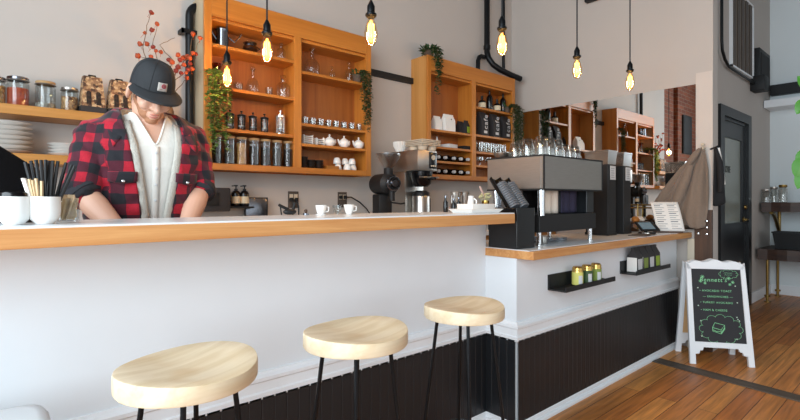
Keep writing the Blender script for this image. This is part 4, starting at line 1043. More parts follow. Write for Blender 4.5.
# tumblers on top
ZT = ZS+.5085
f = None
sp = [(2.366, 1.50, 1.2), (2.455, 1.505, 1.2), (2.545, 1.51, 1.22), (2.37, 1.592, 1.15), (2.46, 1.60, 1.15), (2.623, 1.505, .92), (2.69, 1.505, .9), (2.757, 1.505, .9), (2.545, 1.60, 1), (2.622, 1.585, .92), (2.37, 1.678, 1), (2.45, 1.685, 1), (2.692, 1.58, .9), (2.53, 1.685, .95)]
wn = ['front left corner', 'second along the front edge', 'third along the front edge', 'second row, far left', 'second row, above the long side', 'fourth along the front edge', 'fifth along the front edge', 'last along the front edge', 'second row, middle', 'second row, right of middle', 'rear row, far left', 'rear row, second', 'second row, right end', 'rear row, right end']
for i, ((X, Y, s), w) in enumerate(zip(sp, wn)):
    lb = 'upside-down glass tumbler on the espresso machine, %s' % w
    if f is None:
        f = make('tumbler', lb, 'glass', [(None, MB().lathe([(.032, 0), (.034, .002), (.033, .03), (.027, .066), (.022, .072), (.001, .072), (.001, .064), (.02, .064), (.024, .06), (.029, .03), (.03, .002)], caps=False, seg=12), 'glassw')], (X, Y, ZT), 0, 'upside-down tumblers'); f.scale = (s, s, s*1.2)
    else:
        o = f.copy(); C.objects.link(o); o.location = (X, Y, ZT); o['label'] = lb; o.scale = (s, s, s*1.2); o.rotation_euler = (0, 0, i)
for X, Y, r, h, lb in ((2.345, 1.76, .045, .03, 'low steel bowl at the rear left of the espresso machine top'), (2.43, 1.77, .03, .04, 'small steel cup at the rear of the espresso machine top')):
    make('steel_bowl', lb, 'bowl', [(None, MB().lathe([(r*.7, 0), (r*.8, .003), (r, h), (r*.94, h), (r*.7, .006), (.001, .005)], caps=False), 'steel')], (X, Y, ZT))
# lid dispenser with two slanted chutes
t = thing('lid_dispenser', 'black lid dispenser with two slanted chutes beside the espresso machine', 'dispenser', (2.085, 1.452, ZS))
MB().box(.005, .17, .015, .2, 0, .215, bev=.003).build('box', M['blackp'], t, smooth=False)
for k, dx in enumerate((.048, .128)):
    # a half-round trough leaning back over the bar side, its open face up
    d = Vector((0, .58, .80)); d.normalize()
    sd = Vector((1, 0, 0)); nn = d.cross(sd).normalized()
    if nn.y > 0: nn = -nn
    base_ = Vector((dx, .06, .215)); ring = lambda L, q: [base_+d*L+(sd*math.cos(a)-nn*math.sin(a))*q for a in [i*PI/12 for i in range(13)]]
    b = MB(); b.loft([ring(-.05, .04)+ring(-.05, .036)[::-1], ring(.21, .04)+ring(.19, .036)[::-1]]); b.build('chute', M['blackp'], t)
    M4 = Matrix.Translation(base_) @ d.to_track_quat('Z', 'Y').to_matrix().to_4x4()
    for q in range(12): MB().lathe([(.034, 0), (.035, .004), (.031, .012), (.001, .013)], seg=18, M=M4 @ Matrix.Translation((0, 0, .0+q*.0132))).build('lid', M['lidgrey'], t)
# two dry dispensers
for i, (px, w) in enumerate(((604, 'left'), (619.5, 'right'))):
    X = xat(px, 1.66)
    t = thing('bean_dispenser', 'tall black bean dispenser with clear top, %s of the pair' % w, 'dispenser', (X, 1.66, ZS), 0, 'black bean dispensers')
    MB().box(-.062, .062, -.06, .11, 0, .515, bev=.004).box(-.066, .066, -.064, .114, 0, .02).build('tower', M['blackm'], t, smooth=False)
    MB().box(-.03, .05, -.0635, -.06, .405, .505).build('label', M['labelw'], t, smooth=False)
    b = MB()
    for q in range(5): b.box(-.022, .03-.008*(q % 2), -.0642, -.0634, .42+q*.016, .423+q*.016)
    b.build('printed_lines', M['ink'], t, smooth=False)
    MB().loft([rect(.064, .082, .516), rect(.07, .09, .605), rect(.066, .086, .605), rect(.06, .078, .52)], cap=False).build('hopper', M['hop'], t, smooth=False).location = (0, .025, 0)
    MB().box(-.073, .073, -.068, .118, .605, .618, bev=.003).build('hopper_lid', M['hop'], t, smooth=False)
# cake stand with pastries, rail, reader, menu, clipboard
t = make('cake_stand', 'round wooden cake stand of pastries beside the black dispensers', 'cake stand', [('plate', MB().lathe([(.03, .06), (.12, .065), (.125, .073), (.12, .078), (.001, .078)], seg=32), 'bwood'), ('pedestal', MB().lathe([(.07, 0), (.06, .012), (.022, .03), (.022, .062)], seg=24), 'bwood')], (4.07, 1.735, ZS))
for i, (dx, dy, m, w) in enumerate(((-.05, -.06, 'pastry', 'glazed golden'), (.06, -.05, 'cream2', 'sugar-dusted'), (.0, .05, 'pastry', 'plain brown rear'))):
    b = MB().ell((0, 0, .022), (.036, .028, .024)); b.ell((.024, -.006, .016), (.022, .02, .016)).ell((-.024, -.006, .016), (.022, .02, .016))
    make('pastry', '%s pastry on the round wooden cake stand' % w, 'pastry', [(None, b, m)], (4.07+dx, 1.735+dy, ZS+.0785), i*1.1, 'pastries on the cake stand')
b = MB()
for zr in (.19, .215): b.tube([(-.17, 0, zr), (.17, 0, zr)], .006)
for X in (-.17, 0, .17): b.tube([(X, 0, 0), (X, 0, .225)], .007)
make('brass_rail', 'low brass gallery rail standing behind the pastries', 'rail', [(None, b, 'brass')], (4.29, 1.765, ZS), PI/2)
t = make('card_reader', 'small card terminal with blue-grey screen before the pastries', 'card reader', [('stand', MB().box(-.05, .05, -.03, .04, 0, .012, bev=.003).tube([(0, .02, .01), (0, .02, .05)], .012), 'blackm'), ('screen_body', MB().cbox((0, 0, .055), (.16, .1, .014), (R(38), 0, 0), .004), 'blackm'), ('screen', MB().cbox((-.012, -.0045, .0615), (.11, .075, .003), (R(38), 0, 0)), 'blueg')], (3.82, 1.50, ZS), R(-30))
# menu sheet
t = thing('menu_card', 'white curved menu card standing at the counter\'s end by the coat', 'menu', (4.10, 1.455, ZS), R(-55))
b = MB(); G = []
def mpt(i, j, e=0):
    v = j/10; X = -.1+.2*i/8
    return Vector((X-.03*(v-.5), -.02+.05*v+.025*v*v-e, .012+.25*v-.02*v*v*v+e*.3))
for i in range(9): G.append([mpt(i, j) for j in range(11)])
b.grid(G); o = b.build('sheet', M['whitep'], t); o.modifiers.new('s', 'SOLIDIFY').thickness = .0015
b = MB()
for q in range(13):
    j0 = .8+q*.68
    for col in (0, 1):
        L = (2.6, 2.1, 2.8, 1.8)[(q+col*2) % 4]; i0 = .7+col*3.8
        hh = .28 if q % 4 == 3 else .14
        b.grid([[mpt(i0, j0, .0025), mpt(i0, j0+hh, .0025)], [mpt(i0+L, j0, .0025), mpt(i0+L, j0+hh, .0025)]])
b.build('printed_lines', M['ink'], t, smooth=False)
MB().box(-.1, .1, -.04, .03, 0, .012, bev=.002).build('base', M['bwood'], t, smooth=False)
make('clipboard', 'flat dark clipboard lying near the counter front edge', 'clipboard', [('board', MB().box(-.13, .13, -.06, .06, 0, .006, bev=.001), 'slat'), ('clip', MB().box(.09, .12, -.025, .025, .006, .014, bev=.002), 'steel')], (3.62, 1.46, ZS), R(8))

# tins and bags on the ledges
ZL1 = .7035
for i, (px, m) in enumerate(((577.5, 'yellow'), (587, 'leafdk'), (596, 'sage'))):
    X = xat(px, 1.405)
    t = make('tin', 'gold-lidded tin with %s label, %s of three on the ledge' % (('yellow', 'dark green', 'sage green')[i], ('leftmost', 'middle', 'rightmost')[i]), 'tin',
        [('body', MB().lathe([(.03, 0), (.031, .003), (.031, .085), (.029, .09)], seg=24), 'gold'), ('label', MB().lathe([(.0316, .006), (.0316, .078)], caps=False, seg=24), m), ('lid', MB().lathe([(.03, .088), (.03, .1), (.024, .11), (.018, .111), (.001, .111)], seg=24), 'gold')], (X, 1.405, ZL1), R(-5), 'tins on the ledge')
    MB().lathe([(.0322, .012), (.0322, .06)], caps=False, seg=24, sx=1).build('pale_panel', M['labelw'], t)
    p = [o for o in t.children if o.name.startswith('pale_panel')][0]
    bm = bmesh.new(); bm.from_mesh(p.data)
    bmesh.ops.delete(bm, geom=[v for v in bm.verts if math.atan2(v.co.y, v.co.x) > -1.4 or math.atan2(v.co.y, v.co.x) < -2.6], context='VERTS'); bm.to_mesh(p.data); bm.free()
for i, (X, m, w) in enumerate(((3.385, 'labelw', 'grey label and patterned side, leftmost'), (3.485, 'sage', 'olive label, second from left'), (3.585, 'labelw', 'grey label, third from left'), (3.69, 'green', 'bright green label, rightmost'))):
    gusset((X,), 1.412, ZL1, .046, .036, .165, 'dark pouch bag with %s on the ledge' % w, 'bagdark', 'pouch bags on the ledge', m, extra=[('side_panel', MB().box(-.0475, -.0455, -.033, .033, .004, .1), 'whitep')] if i < 2 else ())

# ------------------------------------------------------------------ coat, jacket, panel by the wall end
o = MB().box(-.03, 0, 0, .122, 0, 1.12, bev=.002).build('wall_panel', M['bwood'], loc=(XM, 1.213, 0), smooth=False)
P_ = thing('hook_panel', 'brown wooden panel with steel knobs at the wall end', 'panel', (XM, 1.213, 0)); o.parent = P_; o.location = (0, 0, 0); tagn = o
for r0 in range(3):
    for c0 in range(2):
        MB().lathe([(.006, 0), (.006, .012), (.011, .016), (.009, .024), (.001, .026)], (0, 0, 0), 12).build('knob', M['chrome'], P_, loc=(-.03, .03+.06*c0, .93+.05*r0), rot=(0, -PI/2, 0))
make('coat_hook', 'small pale coat hook high on the wall end', 'hook', [(None, MB().tube([(0, 0, 0), (-.05, 0, .0), (-.06, 0, .025)], .008).lathe([(.02, 0), (.02, .006)], (0, 0, 0), 12, 'x').ell((-.06, 0, .03), (.013, .013, .013)), 'cream')], (XM-.0125+.006, 1.265, 1.605))
t = thing('wool_coat', 'beige wool coat hanging from the hook across the mirror edge', 'coat', (XM, 1.285, 1.6))
nv, nu = 26, 30; G1 = []
outl = [(0, .0, -.03), (.06, .03, -.035), (.25, .14, -.05), (.5, .245, -.055), (.75, .335, -.05), (.9, .345, -.04), (1, .26, -.03)]
def ol(v):
    for (a, y1, y0), (b_, y3, y2) in zip(outl, outl[1:]):
        if a <= v <= b_:
            q = (v-a)/(b_-a); return y1+(y3-y1)*q, y0+(y2-y0)*q
def coatp(i, j, back):
    v = j/nv; u = i/nu; yl, yr = ol(v)
    y = yr+(yl+.012-yr)*u
    zz3 = -.615*v + .12*max(0, u-.5)*v - .015*math.sin(u*9)
    fold = (.018*math.sin(u*15+v*2)+.012*math.sin(u*31+1.3*v))*min(1, v*3)
    x = -.05-.035*math.sin(PI*min(1, u*1.02))*min(1, v*2.5+.2)+fold*.8-.01*v
    return Vector((min(-.04, x) if not back else -.036, y, zz3))
b = MB(); F_ = [[coatp(i, j, 0) for j in range(nv+1)] for i in range(nu+1)]
b.grid(F_); o = b.build('body', M['felt'], t); md = o.modifiers.new('s', 'SOLIDIFY'); md.thickness = .006; md.offset = 0
MB().tube([(-.085, .06, -.12), (-.09, .1, -.25), (-.092, .15, -.38), (-.088, .18, -.48)], .05, 14, radii=[.026, .038, .042, .038]).build('sleeve', M['felt'], t)
MB().tube([(-.07, .0, 0), (-.1, .02, -.04), (-.11, .05, -.09), (-.1, .07, -.12)], .018, 10, radii=[.014, .024, .024, .016]).build('collar', M['felt'], t)
# black jacket on the end of the wall
t = thing('black_jacket', 'black jacket hanging on the wall end right of the beige coat', 'jacket', (4.275, 1.20, 1.60))
b = MB(); G = []
for i in range(17):
    u = i/16; G.append([])
    for j in range(15):
        v = j/14; w = .018+.075*v
        if v > .8: w *= 1-.15*(v-.8)*5
        G[-1].append(Vector(((u-.5)*2*w+.035*v, -.02-.055*math.sin(PI*u)*(.4+.6*v)-.009*math.sin(u*13+3*v)*v, -.42*v-.03*math.sin(u*5+1)*v)))
b.grid(G); o = b.build('body', M['blackcloth'], t); md = o.modifiers.new('s', 'SOLIDIFY'); md.thickness = .01; md.offset = 0
MB().tube([(-.02, -.03, -.01), (-.03, -.06, -.12), (-.035, -.07, -.25), (-.03, -.065, -.34)], .02, 10, radii=[.014, .022, .024, .02]).build('sleeve', M['blackcloth'], t)
MB().tube([(0, -.04, 0), (.02, -.055, -.12), (.07, -.06, -.28)], .012, 8).build('pale_strap', M['whitep'], t)
MB().tube([(.07, .03, .0), (-.01, -.04, .01)], .008).build('hanging_loop', M['black'], t)

# ------------------------------------------------------------------ A-board
bl = Vector((3.91, 1.235, 0)); brr = bl+Vector((.6, -.8, 0))*.41
ctr = (bl+brr)/2; wv = (brr-bl); Wb = wv.length; ang = math.atan2(wv.y, wv.x)
t = thing('sandwich_board', 'white-framed chalkboard sign standing on the floor by the counter end', 'sign', (ctr.x, ctr.y, 0), ang)
# local x along the board (left to right seen from the camera), -y towards the camera
hb, lean = .745, R(9.5)
MF = Matrix.Rotation(-lean, 4, 'X')
w2 = Wb/2
def curvy(w, top, n=24):
    return [(-w+2*w*i/n, top+.009*math.cos(3*PI*(2*i/n-1))+.008*math.cos(PI*(2*i/n-1))) for i in range(n+1)]
def frame(mb, MM, y0, y1):
    outer_top = curvy(w2*.95, hb)
    for sgn in (-1, 1):
        mb.prism([(sgn*w2*1.02, 0), (sgn*(w2*1.02-.038), 0), (sgn*(w2*.95-.03), hb-.05), (sgn*w2*.95, hb-.005)], y0, y1, 'y', MM)
    mb.prism([(-w2*.93, hb-.055)]+curvy(w2*.95, hb)+[(w2*.93, hb-.055)], y0, y1, 'y', MM)
    q = w2*.955
    mb.prism([(-q, .16), (-q+.0, .07), (-q+.05, .075), (-q+.058, .098), (-q+.075, .10), (-q+.082, .122), (q-.082, .122), (q-.075, .10), (q-.058, .098), (q-.05, .075), (q, .07), (q, .16)], y0+.001, y1-.001, 'y', MM)
b = MB(); frame(b, MF, -.012, .012); b.build('front_frame', M['trim'], t, smooth=False)
MR = Matrix.Translation((0, .30, 0)) @ Matrix.Rotation(lean, 4, 'X')
b = MB(); frame(b, MR, -.012, .012); b.build('rear_frame', M['trim'], t, smooth=False)
MB().box(-w2*.9, w2*.9, -.004, .004, .14, hb-.045, M=MF).build('chalk_panel', M['chalkb'], t, smooth=False)
MB().box(-w2*.9, w2*.9, -.004, .004, .14, hb-.045, M=MR).build('rear_panel', M['kraft'], t, smooth=False)
rotf = (PI/2-lean, 0, 0)
def onb(x, z): return MF @ Vector((x, -.0058, z))
def chalk(s, size, x, z, m='chalk', al='LEFT', sh=0): text('chalk_writing', s, size, M[m], t, onb(x, z), rotf, .0002, al, sh, 1.15)
chalk("Bennett's", .042, -.02, .61, al='CENTER', sh=.15)
chalk('• AVOCADO TOAST', .021, -.115, .53); chalk('— SANDWICHES —', .02, -.095, .488); chalk('• TURKEY AVOCADO', .02, -.115, .445); chalk('• HAM & CHEESE', .021, -.115, .39)
def lines(L, m, r=.0016, nm='chalk_drawing'):
    b = MB()
    for l in L: b.tube([onb(*p) for p in l], r, 5)
    b.build(nm, M[m], t)
cl = []
for k in range(12):
    a0 = 2*PI*k/12; cxk, czk = .112*math.cos(a0)+.01, .255+.08*math.sin(a0)
    cl.append([(cxk+.032*math.cos(a0+q), czk+.026*math.sin(a0+q)) for q in [-1.4+i*.35 for i in range(9)]])
lines(cl, 'chalk', .0011)
S = [(-.045, .265), (-.028, .30), (.035, .285), (.01, .25), (-.045, .265)]
lines([S, [(-.045, .265), (-.045, .24), (.01, .222), (.01, .25)], [(.01, .222), (.035, .258), (.035, .285)], [(-.045, .25), (-.02, .238), (0, .24), (.012, .232), (.036, .27)]], 'chalk', .0022)
sc = []
for k in range(10):
    a0 = 2*PI*k/10; cxk, czk = .085+.05*math.cos(a0), .655+.022*math.sin(a0)
    sc.append([(cxk+.014*math.cos(a0+q), czk+.011*math.sin(a0+q)) for q in [-1.4+i*.4 for i in range(8)]])
lines(sc, 'chalk', .001)
lines([[(.055+.007*i, .662+.004*(i % 2)) for i in range(9)]], 'chalk', .001); lines([[(.06+.007*i, .648+.004*(i % 2)) for i in range(8)]], 'chalk', .001)
def blossom(x, z, r): return [[(x, z), (x+r*math.cos(a), z+r*math.sin(a))] for a in [i*PI/3.5 for i in range(7)]]
fl_ = []
for x, z, r in ((-.09, .632, .014), (-.105, .6, .012), (-.075, .585, .01), (.085, .625, .014), (.11, .597, .012), (.09, .58, .01)): fl_ += blossom(x, z, r)
lines(fl_, 'chalk', .0016)
dt = []
for x, z in ((-.125, .55), (.125, .57), (-.13, .42), (.13, .45), (-.12, .31), (.125, .33), (.12, .345), (-.12, .2), (.11, .19), (.135, .32)): dt += blossom(x, z, .005)
lines(dt, 'chalkw', .001)

# ------------------------------------------------------------------ far right
t = thing('live_edge_shelf', 'dark thick live-edge shelf on the far wall holding jars', 'shelf', (7.08, 1.47, 1.06))
def slab(L, D, h):
    b = MB(); G = []
    n = 14
    top = [(0+.012*math.sin(i*1.7)+.008*math.sin(i*3.1), -L*i/n) for i in range(n+1)]
    poly = top+[(D, -L), (D, 0)]
    return b.prism(poly, 0, h, 'z')
slab(1.3, .57, .11).build('slab', M['dwood'], t, smooth=False)
for dy in (-.08, -1.0): MB().tube([(.08, dy, -.01), (.2, dy, -.03), (.35, dy, -.12), (.5, dy, -.26)], .022, 8).tube([(.5, dy, -.005), (.5, dy, -.28)], .018, 8).build('bracket', M['brass'], t)
t = thing('console_table', 'dark live-edge side table on slim brass legs by the door', 'table', (6.9, 1.47, 0))
o = slab(1.3, .7, .125); o.build('slab', M['dwood'], t, smooth=False).location = (0, 0, .5)
for dx, dy in ((.07, -.08), (.07, -1.15), (.6, -.08), (.6, -1.15)):
    MB().tube([(dx, dy, .008), (dx, dy, .5)], .014, 10).lathe([(.035, 0), (.035, .01)], (dx, dy, 0), 12).lathe([(.03, .06), (.03, .08)], (dx, dy, 0), 12).build('leg', M['brass'], t)
for px, w in ((777, 'larger'), (795, 'right')):
    p = at_x(px, 240, 7.15); p.y = (1.2, .84)[w == 'right']
    make('storage_tub', '%s black tub on the low live-edge table' % w, 'tub', [('body', MB().loft([rect(.13, .1, 0), rect(.155, .125, .19), rect(.145, .115, .19), rect(.12, .09, .01)]), 'blackm'), ('rim', MB().loft([rect(.162, .132, .185), rect(.162, .132, .2), rect(.147, .117, .2), rect(.147, .117, .185)], cap=False), 'blackm')], (7.15, p.y, .6255), R(90), 'black tubs')
for i, (px, Y, h) in enumerate(((766, 7.2, .16), (774, 7.3, .19), (783, 7.2, .21))):
    p = at_x(px, 200, Y)
    make('glass_jar', ('glass jar on the live-edge shelf, nearest the door', 'glass jar on the live-edge shelf, middle of three', 'glass jar with brass clasp lid on the live-edge shelf')[i], 'jar', [('glass_body', MB().lathe([(.04, 0), (.045, .005), (.045, h*.78), (.036, h*.86), (.034, h*.86), (.042, h*.77), (.042, .008), (.001, .006)], caps=False, seg=16), 'glassw'), ('lid', MB().lathe([(.04, h*.85), (.042, h*.87), (.042, h), (.001, h)], seg=16), 'brass' if i == 2 else 'steel')], (Y, p.y, 1.1705), 0, 'jars on the live-edge shelf')
b = sbox('trim_4', M['trim'], 7.3, XF, -1.5, 1.49, 2.34, 2.43)
o = MB().box(-.1, 0, 0, 3, 0, .13, bev=.004).build('wall_beam', M['blackm'], loc=(XF, -1.52, 2.53), smooth=False); tag(o, 'black beam running along the far wall above the white ledge', 'beam')
# louvred transom, pipe, box and dark panel over the door
t = thing('louvred_vent', 'brown louvred panel in a pale frame above the side door', 'vent', (5.9, YD, 2.6))
LWd = .85
b = MB()
for X in (0, LWd-.02): b.box(X, X+.02, -.03, 0, 0, .85)
b.box(0, LWd, -.03, 0, 0, .02).box(0, LWd, -.03, 0, .83, .85); b.build('frame', M['trim'], t, smooth=False)
MB().box(.02, LWd-.02, -.012, 0, .02, .83).build('backing', M['slatbg'], t, smooth=False)
for k in range(5):
    MB().cbox((.105+.16*k, -.02, .425), (.085, .012, .81), (0, 0, 0)).build('slat', M['slat'], t, smooth=False)
pipe('conduit', [(5.5, 1.46, 4.19), (5.5, 1.46, 2.78), (5.52, 1.46, 2.68), (5.6, 1.46, 2.61), (5.72, 1.46, 2.56), (6.7, 1.46, 2.545)], .014, 'bent black conduit beneath and left of the louvred panel')
make('junction_box', 'black junction box at the lower corner of the louvred panel', 'junction box', [(None, MB().box(0, .2, -.14, 0, 0, .17, bev=.008), 'blackm')], (6.7, YD-.0005, 2.46))
t = make('wall_speaker', 'dark framed rectangular panel high on the wall beside the vent', 'panel', [('frame', MB().box(0, .5, -.06, 0, 0, .44, bev=.004), 'blackm'), ('face', MB().box(.05, .45, -.066, -.06, .05, .39), 'dark')], (6.86, YD-.0005, 2.55))
# potted plant at the right edge
t = thing('potted_tree', 'broad-leaved green plant reaching in from the photo\'s right edge', 'plant', (4.75, .545, 0))
MB().lathe([(.11, 0), (.15, .28), (.16, .3), (.14, .3), (.13, .25), (.001, .25)], seg=28).build('pot', M['white'], t)
MB().tube([(0, 0, .2), (.02, 0, .8), (0, .02, 1.4), (.02, .0, 2.0)], .016, 8).tube([(0, .02, 1.2), (-.03, .1, 1.35)], .006).build('trunk', M['stem'], t)
b = MB(); o0 = Vector((4.75, .545, 0))
# leaves at measured heights of the plane through the trunk, then the rest of the crown to its right
dd = Vector((-.6, .75, 0)).normalized()
for hz, out_, up, L in ((1.53, .2, -.9, .15), (1.47, .23, -1.2, .16), (1.37, .21, -1.0, .15), (1.33, .16, -1.2, .13), (1.98, .18, .5, .13), (1.90, .2, -.6, .13)):
    p0 = Vector((0, 0, hz+.05)); b.oval(p0+dd*(out_-.03), dd*.45+Vector((0, 0, up)), (-.95, -.25, .3), L, .1, .15); b.tube([p0, p0+dd*(out_-.03)], .003, 5)
for i in range(24):
    a = r_.uniform(0, 2*PI); p0 = Vector((.03*math.cos(a), .03*math.sin(a), r_.uniform(1.2, 2.0)))
    dr = Vector((math.cos(a), math.sin(a), r_.uniform(-.6, .7)))
    if dr.normalized().dot(dd) < -.1: b.oval(p0, dr, (.2, .1, 1), r_.uniform(.12, .18), .09, .2)
b.build('foliage', M['leafbr'], t, recalc=False, smooth=False)
make('ceiling_box', 'small black fixture high above the mirror at the photo\'s top', 'fixture', [(None, MB().box(-.06, 0, -.07, .07, 0, .1, bev=.006), 'blackm')], (XM-.0125, at_x(595, 2, XM).y, at_x(595, 2, XM).z))

# ------------------------------------------------------------------ hanging bulbs
def pendant(px, py, Z, label):
    u = (px-400)/F_PX
    X, Y, z = Z*(CT+u*ST), Z*(ST-u*CT), H+(YH-py)/F_PX*Z
    t = thing('pendant_bulb', label, 'hanging bulb', (X, Y, z), 0, 'bare hanging bulbs')
    MB().tube([(0, 0, .115), (0, 0, ZC-z)], .0045, 8).build('cord', M['blackm'], t)
    MB().lathe([(.019, .048), (.026, .056), (.026, .064), (.018, .07), (.018, .1), (.012, .112), (.006, .125), (.001, .126)], seg=18).build('socket', M['black'], t)
    MB().lathe([(.001, -.082), (.012, -.08), (.024, -.066), (.031, -.042), (.031, -.02), (.024, .012), (.016, .035), (.014, .05)], seg=20, caps=False).build('glass_bulb', M['bulbg'], t)
    b = MB()
    for k in range(8):
        a = 2*PI*k/8; b.tube([(.012*math.cos(a), .012*math.sin(a), .02), (.0175*math.cos(a+.3), .0175*math.sin(a+.3), -.05)], .0016, 5)
    b.build('filament', M['fil'], t)
    MB().lathe([(.004, .035), (.012, .005), (.0165, -.025), (.0145, -.05), (.007, -.063), (.001, -.066)], seg=8).build('glow_core', M['filg'], t)  # emissive lump added inside the glass to fill the bulb with glow
    l = bpy.data.lights.new('bulb_light', 'POINT'); l.energy = PEND_W; l.color = (1, .56, .21); l.shadow_soft_size = .03
    o = bpy.data.objects.new('bulb_light', l); C.objects.link(o); o.location = (X, Y, z-.02)
PEND_W = 13
pendant(227, 73, 2.72, 'bare glowing bulb hanging lowest at left, before the bright trailing plant')
pendant(267, 46, 2.3, 'bare glowing bulb second from left, before the near cabinet')
pendant(371, 28, 2.2, 'bare glowing bulb at top centre by the near cabinet corner')
pendant(502, 40, 2.5, 'bare glowing bulb hanging before the thick corner pipes')
pendant(577, 66, 3.1, 'bare glowing bulb above the mirror, left of its pair')
pendant(630, 79, 3.4, 'bare glowing bulb farthest right, just above the mirror top')
# ------------------------------------------------------------------ the man behind the bar
PX, PY = .487, 2.12
T = thing('person', 'man in dark cap and red-black plaid overshirt, looking down behind the bar', 'person', (PX, PY, 0))
O = Vector((PX, PY, 0))
w_ = lambda x, y, z: Vector((x, y, z))-O
def union(parts, voxel, smooth=2):
    """join overlapping closed shells into one continuous skin"""
    b = MB()
    for f in parts: f(b)
    bmesh.ops.recalc_face_normals(b.bm, faces=b.bm.faces)
    me = bpy.data.meshes.new('tmp'); b.bm.to_mesh(me); b.bm.free()
    o = bpy.data.objects.new('tmp', me); C.objects.link(o)
    r = o.modifiers.new('r', 'REMESH'); r.mode = 'VOXEL'; r.voxel_size = voxel
    if smooth:
        s = o.modifiers.new('s', 'SMOOTH'); s.iterations = smooth; s.factor = .5
    dg = bpy.context.evaluated_depsgraph_get(); dg.update()
    out = bpy.data.meshes.new_from_object(o.evaluated_get(dg))
    bpy.data.objects.remove(o)
    return out
def put(name, me, m, parent, smooth=True):
    me.materials.clear(); me.materials.append(m)
    me.polygons.foreach_set('use_smooth', [smooth]*len(me.polygons))
    o = bpy.data.objects.new(name, me); C.objects.link(o); o.parent = parent
    return o
def cap_tube(pts, radii, seg=16):
    """closed limb with rounded ends"""
    pts = [Vector(p) for p in pts]
    def f(b):
        P, Q = [], []
        for i in range(len(pts)-1):
            n = 5
            for k in range(n):
                t = k/n; P.append(pts[i].lerp(pts[i+1], t)); Q.append(radii[i]+(radii[i+1]-radii[i])*t)
        P.append(pts[-1]); Q.append(radii[-1])
        b.tube(P, 1, seg, radii=Q)
        b.ell(P[0], (Q[0],)*3); b.ell(P[-1], (Q[-1],)*3)
    return f
def torso(g):
    """stack of body sections: centre, half width, half depth; g grows it for clothes"""
    S = [(.0, .05, .86, .165, .12), (.0, .04, .97, .17, .125), (.0, .02, 1.08, .165, .12), (0, .0, 1.2, .175, .122), (.003, -.015, 1.32, .187, .122), (.005, -.02, 1.40, .19, .112), (.006, -.012, 1.455, .165, .092), (.008, -.005, 1.495, .12, .075), (.01, -.004, 1.52, .075, .062)]
    def f(b):
        rings = []
        for x, y, z, a, d in S:
            rings.append([Vector((x+(a+g)*math.copysign(abs(math.cos(t))**.85, math.cos(t)), y+(d+g)*math.copysign(abs(math.sin(t))**.85, math.sin(t)), z+(g if z > 1.45 else 0))) for t in [2*PI*k/32 for k in range(32)]])
        b.loft(rings)
    return f
def soft_edge(bm, n=10):
    for _ in range(n):
        new = {}
        for v in bm.verts:
            if v.is_boundary:
                q = [e.other_vert(v).co for e in v.link_edges if e.is_boundary]
                if len(q) == 2: new[v] = (v.co*2+q[0]+q[1])/4
        for v, c in new.items(): v.co = c
def top_loop(bm):
    left = {e for e in bm.edges if e.is_boundary}; best = None
    while left:
        e = left.pop(); loop = [e.verts[0], e.verts[1]]
        while True:
            nx = [q for q in loop[-1].link_edges if q in left]
            if not nx: break
            left.discard(nx[0]); loop.append(nx[0].other_vert(loop[-1]))
        z = sum(v.co.z for v in loop)/len(loop)
        if len(loop) > 20 and (best is None or z > best[0]): best = (z, [v.co.copy() for v in loop])
    return best[1]
# joints (world) from the photograph
shL, shR = w_(.318, 2.10, 1.432), w_(.668, 2.11, 1.452)
elL, elR = w_(.270, 2.03, 1.225), w_(.688, 2.06, 1.245)
wrL, wrR = w_(.385, 1.895, 1.055), w_(.575, 1.90, 1.055)
hx, hy, hz = .499-PX, 2.045-PY, 1.610
HM = Matrix.Translation((hx, hy, hz)) @ Matrix.Rotation(R(5), 4, 'Z') @ Matrix.Rotation(R(35), 4, 'X') @ Matrix.Rotation(R(2), 4, 'Y') @ Matrix.Scale(.89, 4)
hp = lambda *p: HM @ Vector(p)
def hell(c, rad, rot=(0,0,0), **k):
    def f(b):
        Mx = HM @ Matrix.Translation(c) @ Euler(rot).to_matrix().to_4x4() @ Matrix.Diagonal((*rad, 1))
        bmesh.ops.create_uvsphere(b.bm, u_segments=20, v_segments=14, radius=1, matrix=Mx)
    return f
def hand(wr, d, nrm, side):
    """palm, four unequal curled fingers and a thumb from the side of the palm"""
    d = d.normalized(); nrm = nrm.normalized(); s = d.cross(nrm).normalized()*side
    out = []
    pc = wr+d*.05
    def palm(b):
        Mx = Matrix((( s.x, d.x, nrm.x, pc.x), (s.y, d.y, nrm.y, pc.y), (s.z, d.z, nrm.z, pc.z), (0,0,0,1))) @ Matrix.Diagonal((.041, .052, .0165, 1))
        bmesh.ops.create_uvsphere(b.bm, u_segments=16, v_segments=10, radius=1, matrix=Mx)
    out.append(palm)
    for k, L in enumerate((.070, .078, .073, .058)):
        o = (-.029+.0193*k)
        p0 = wr+d*.08+s*o
        d1 = (d+nrm*.35+s*(o*1.5)).normalized(); d2 = (d*.7-nrm*-.9).normalized(); d3 = (d*.2+nrm*1).normalized()
        p1 = p0+d1*L*.45; p2 = p1+d2*L*.32; p3 = p2+d3*L*.25
        out.append(cap_tube([p0, p1, p2, p3], [.0095, .009, .0083, .0072], 10))
    q0 = wr+d*.028-s*.034; q1 = q0+(d*.5-s*.8+nrm*.4).normalized()*.038; q2 = q1+(d*.85-s*.15+nrm*.5).normalized()*.03
    out.append(cap_tube([q0, q1, q2], [.0135, .0108, .0085], 10))
    return out
hipL, hipR = Vector((-.09, .05, .9)), Vector((.09, .05, .9))
knL, knR = Vector((-.105, .02, .5)), Vector((.105, .02, .5))
anL, anR = Vector((-.11, .07, .09)), Vector((.11, .07, .09))
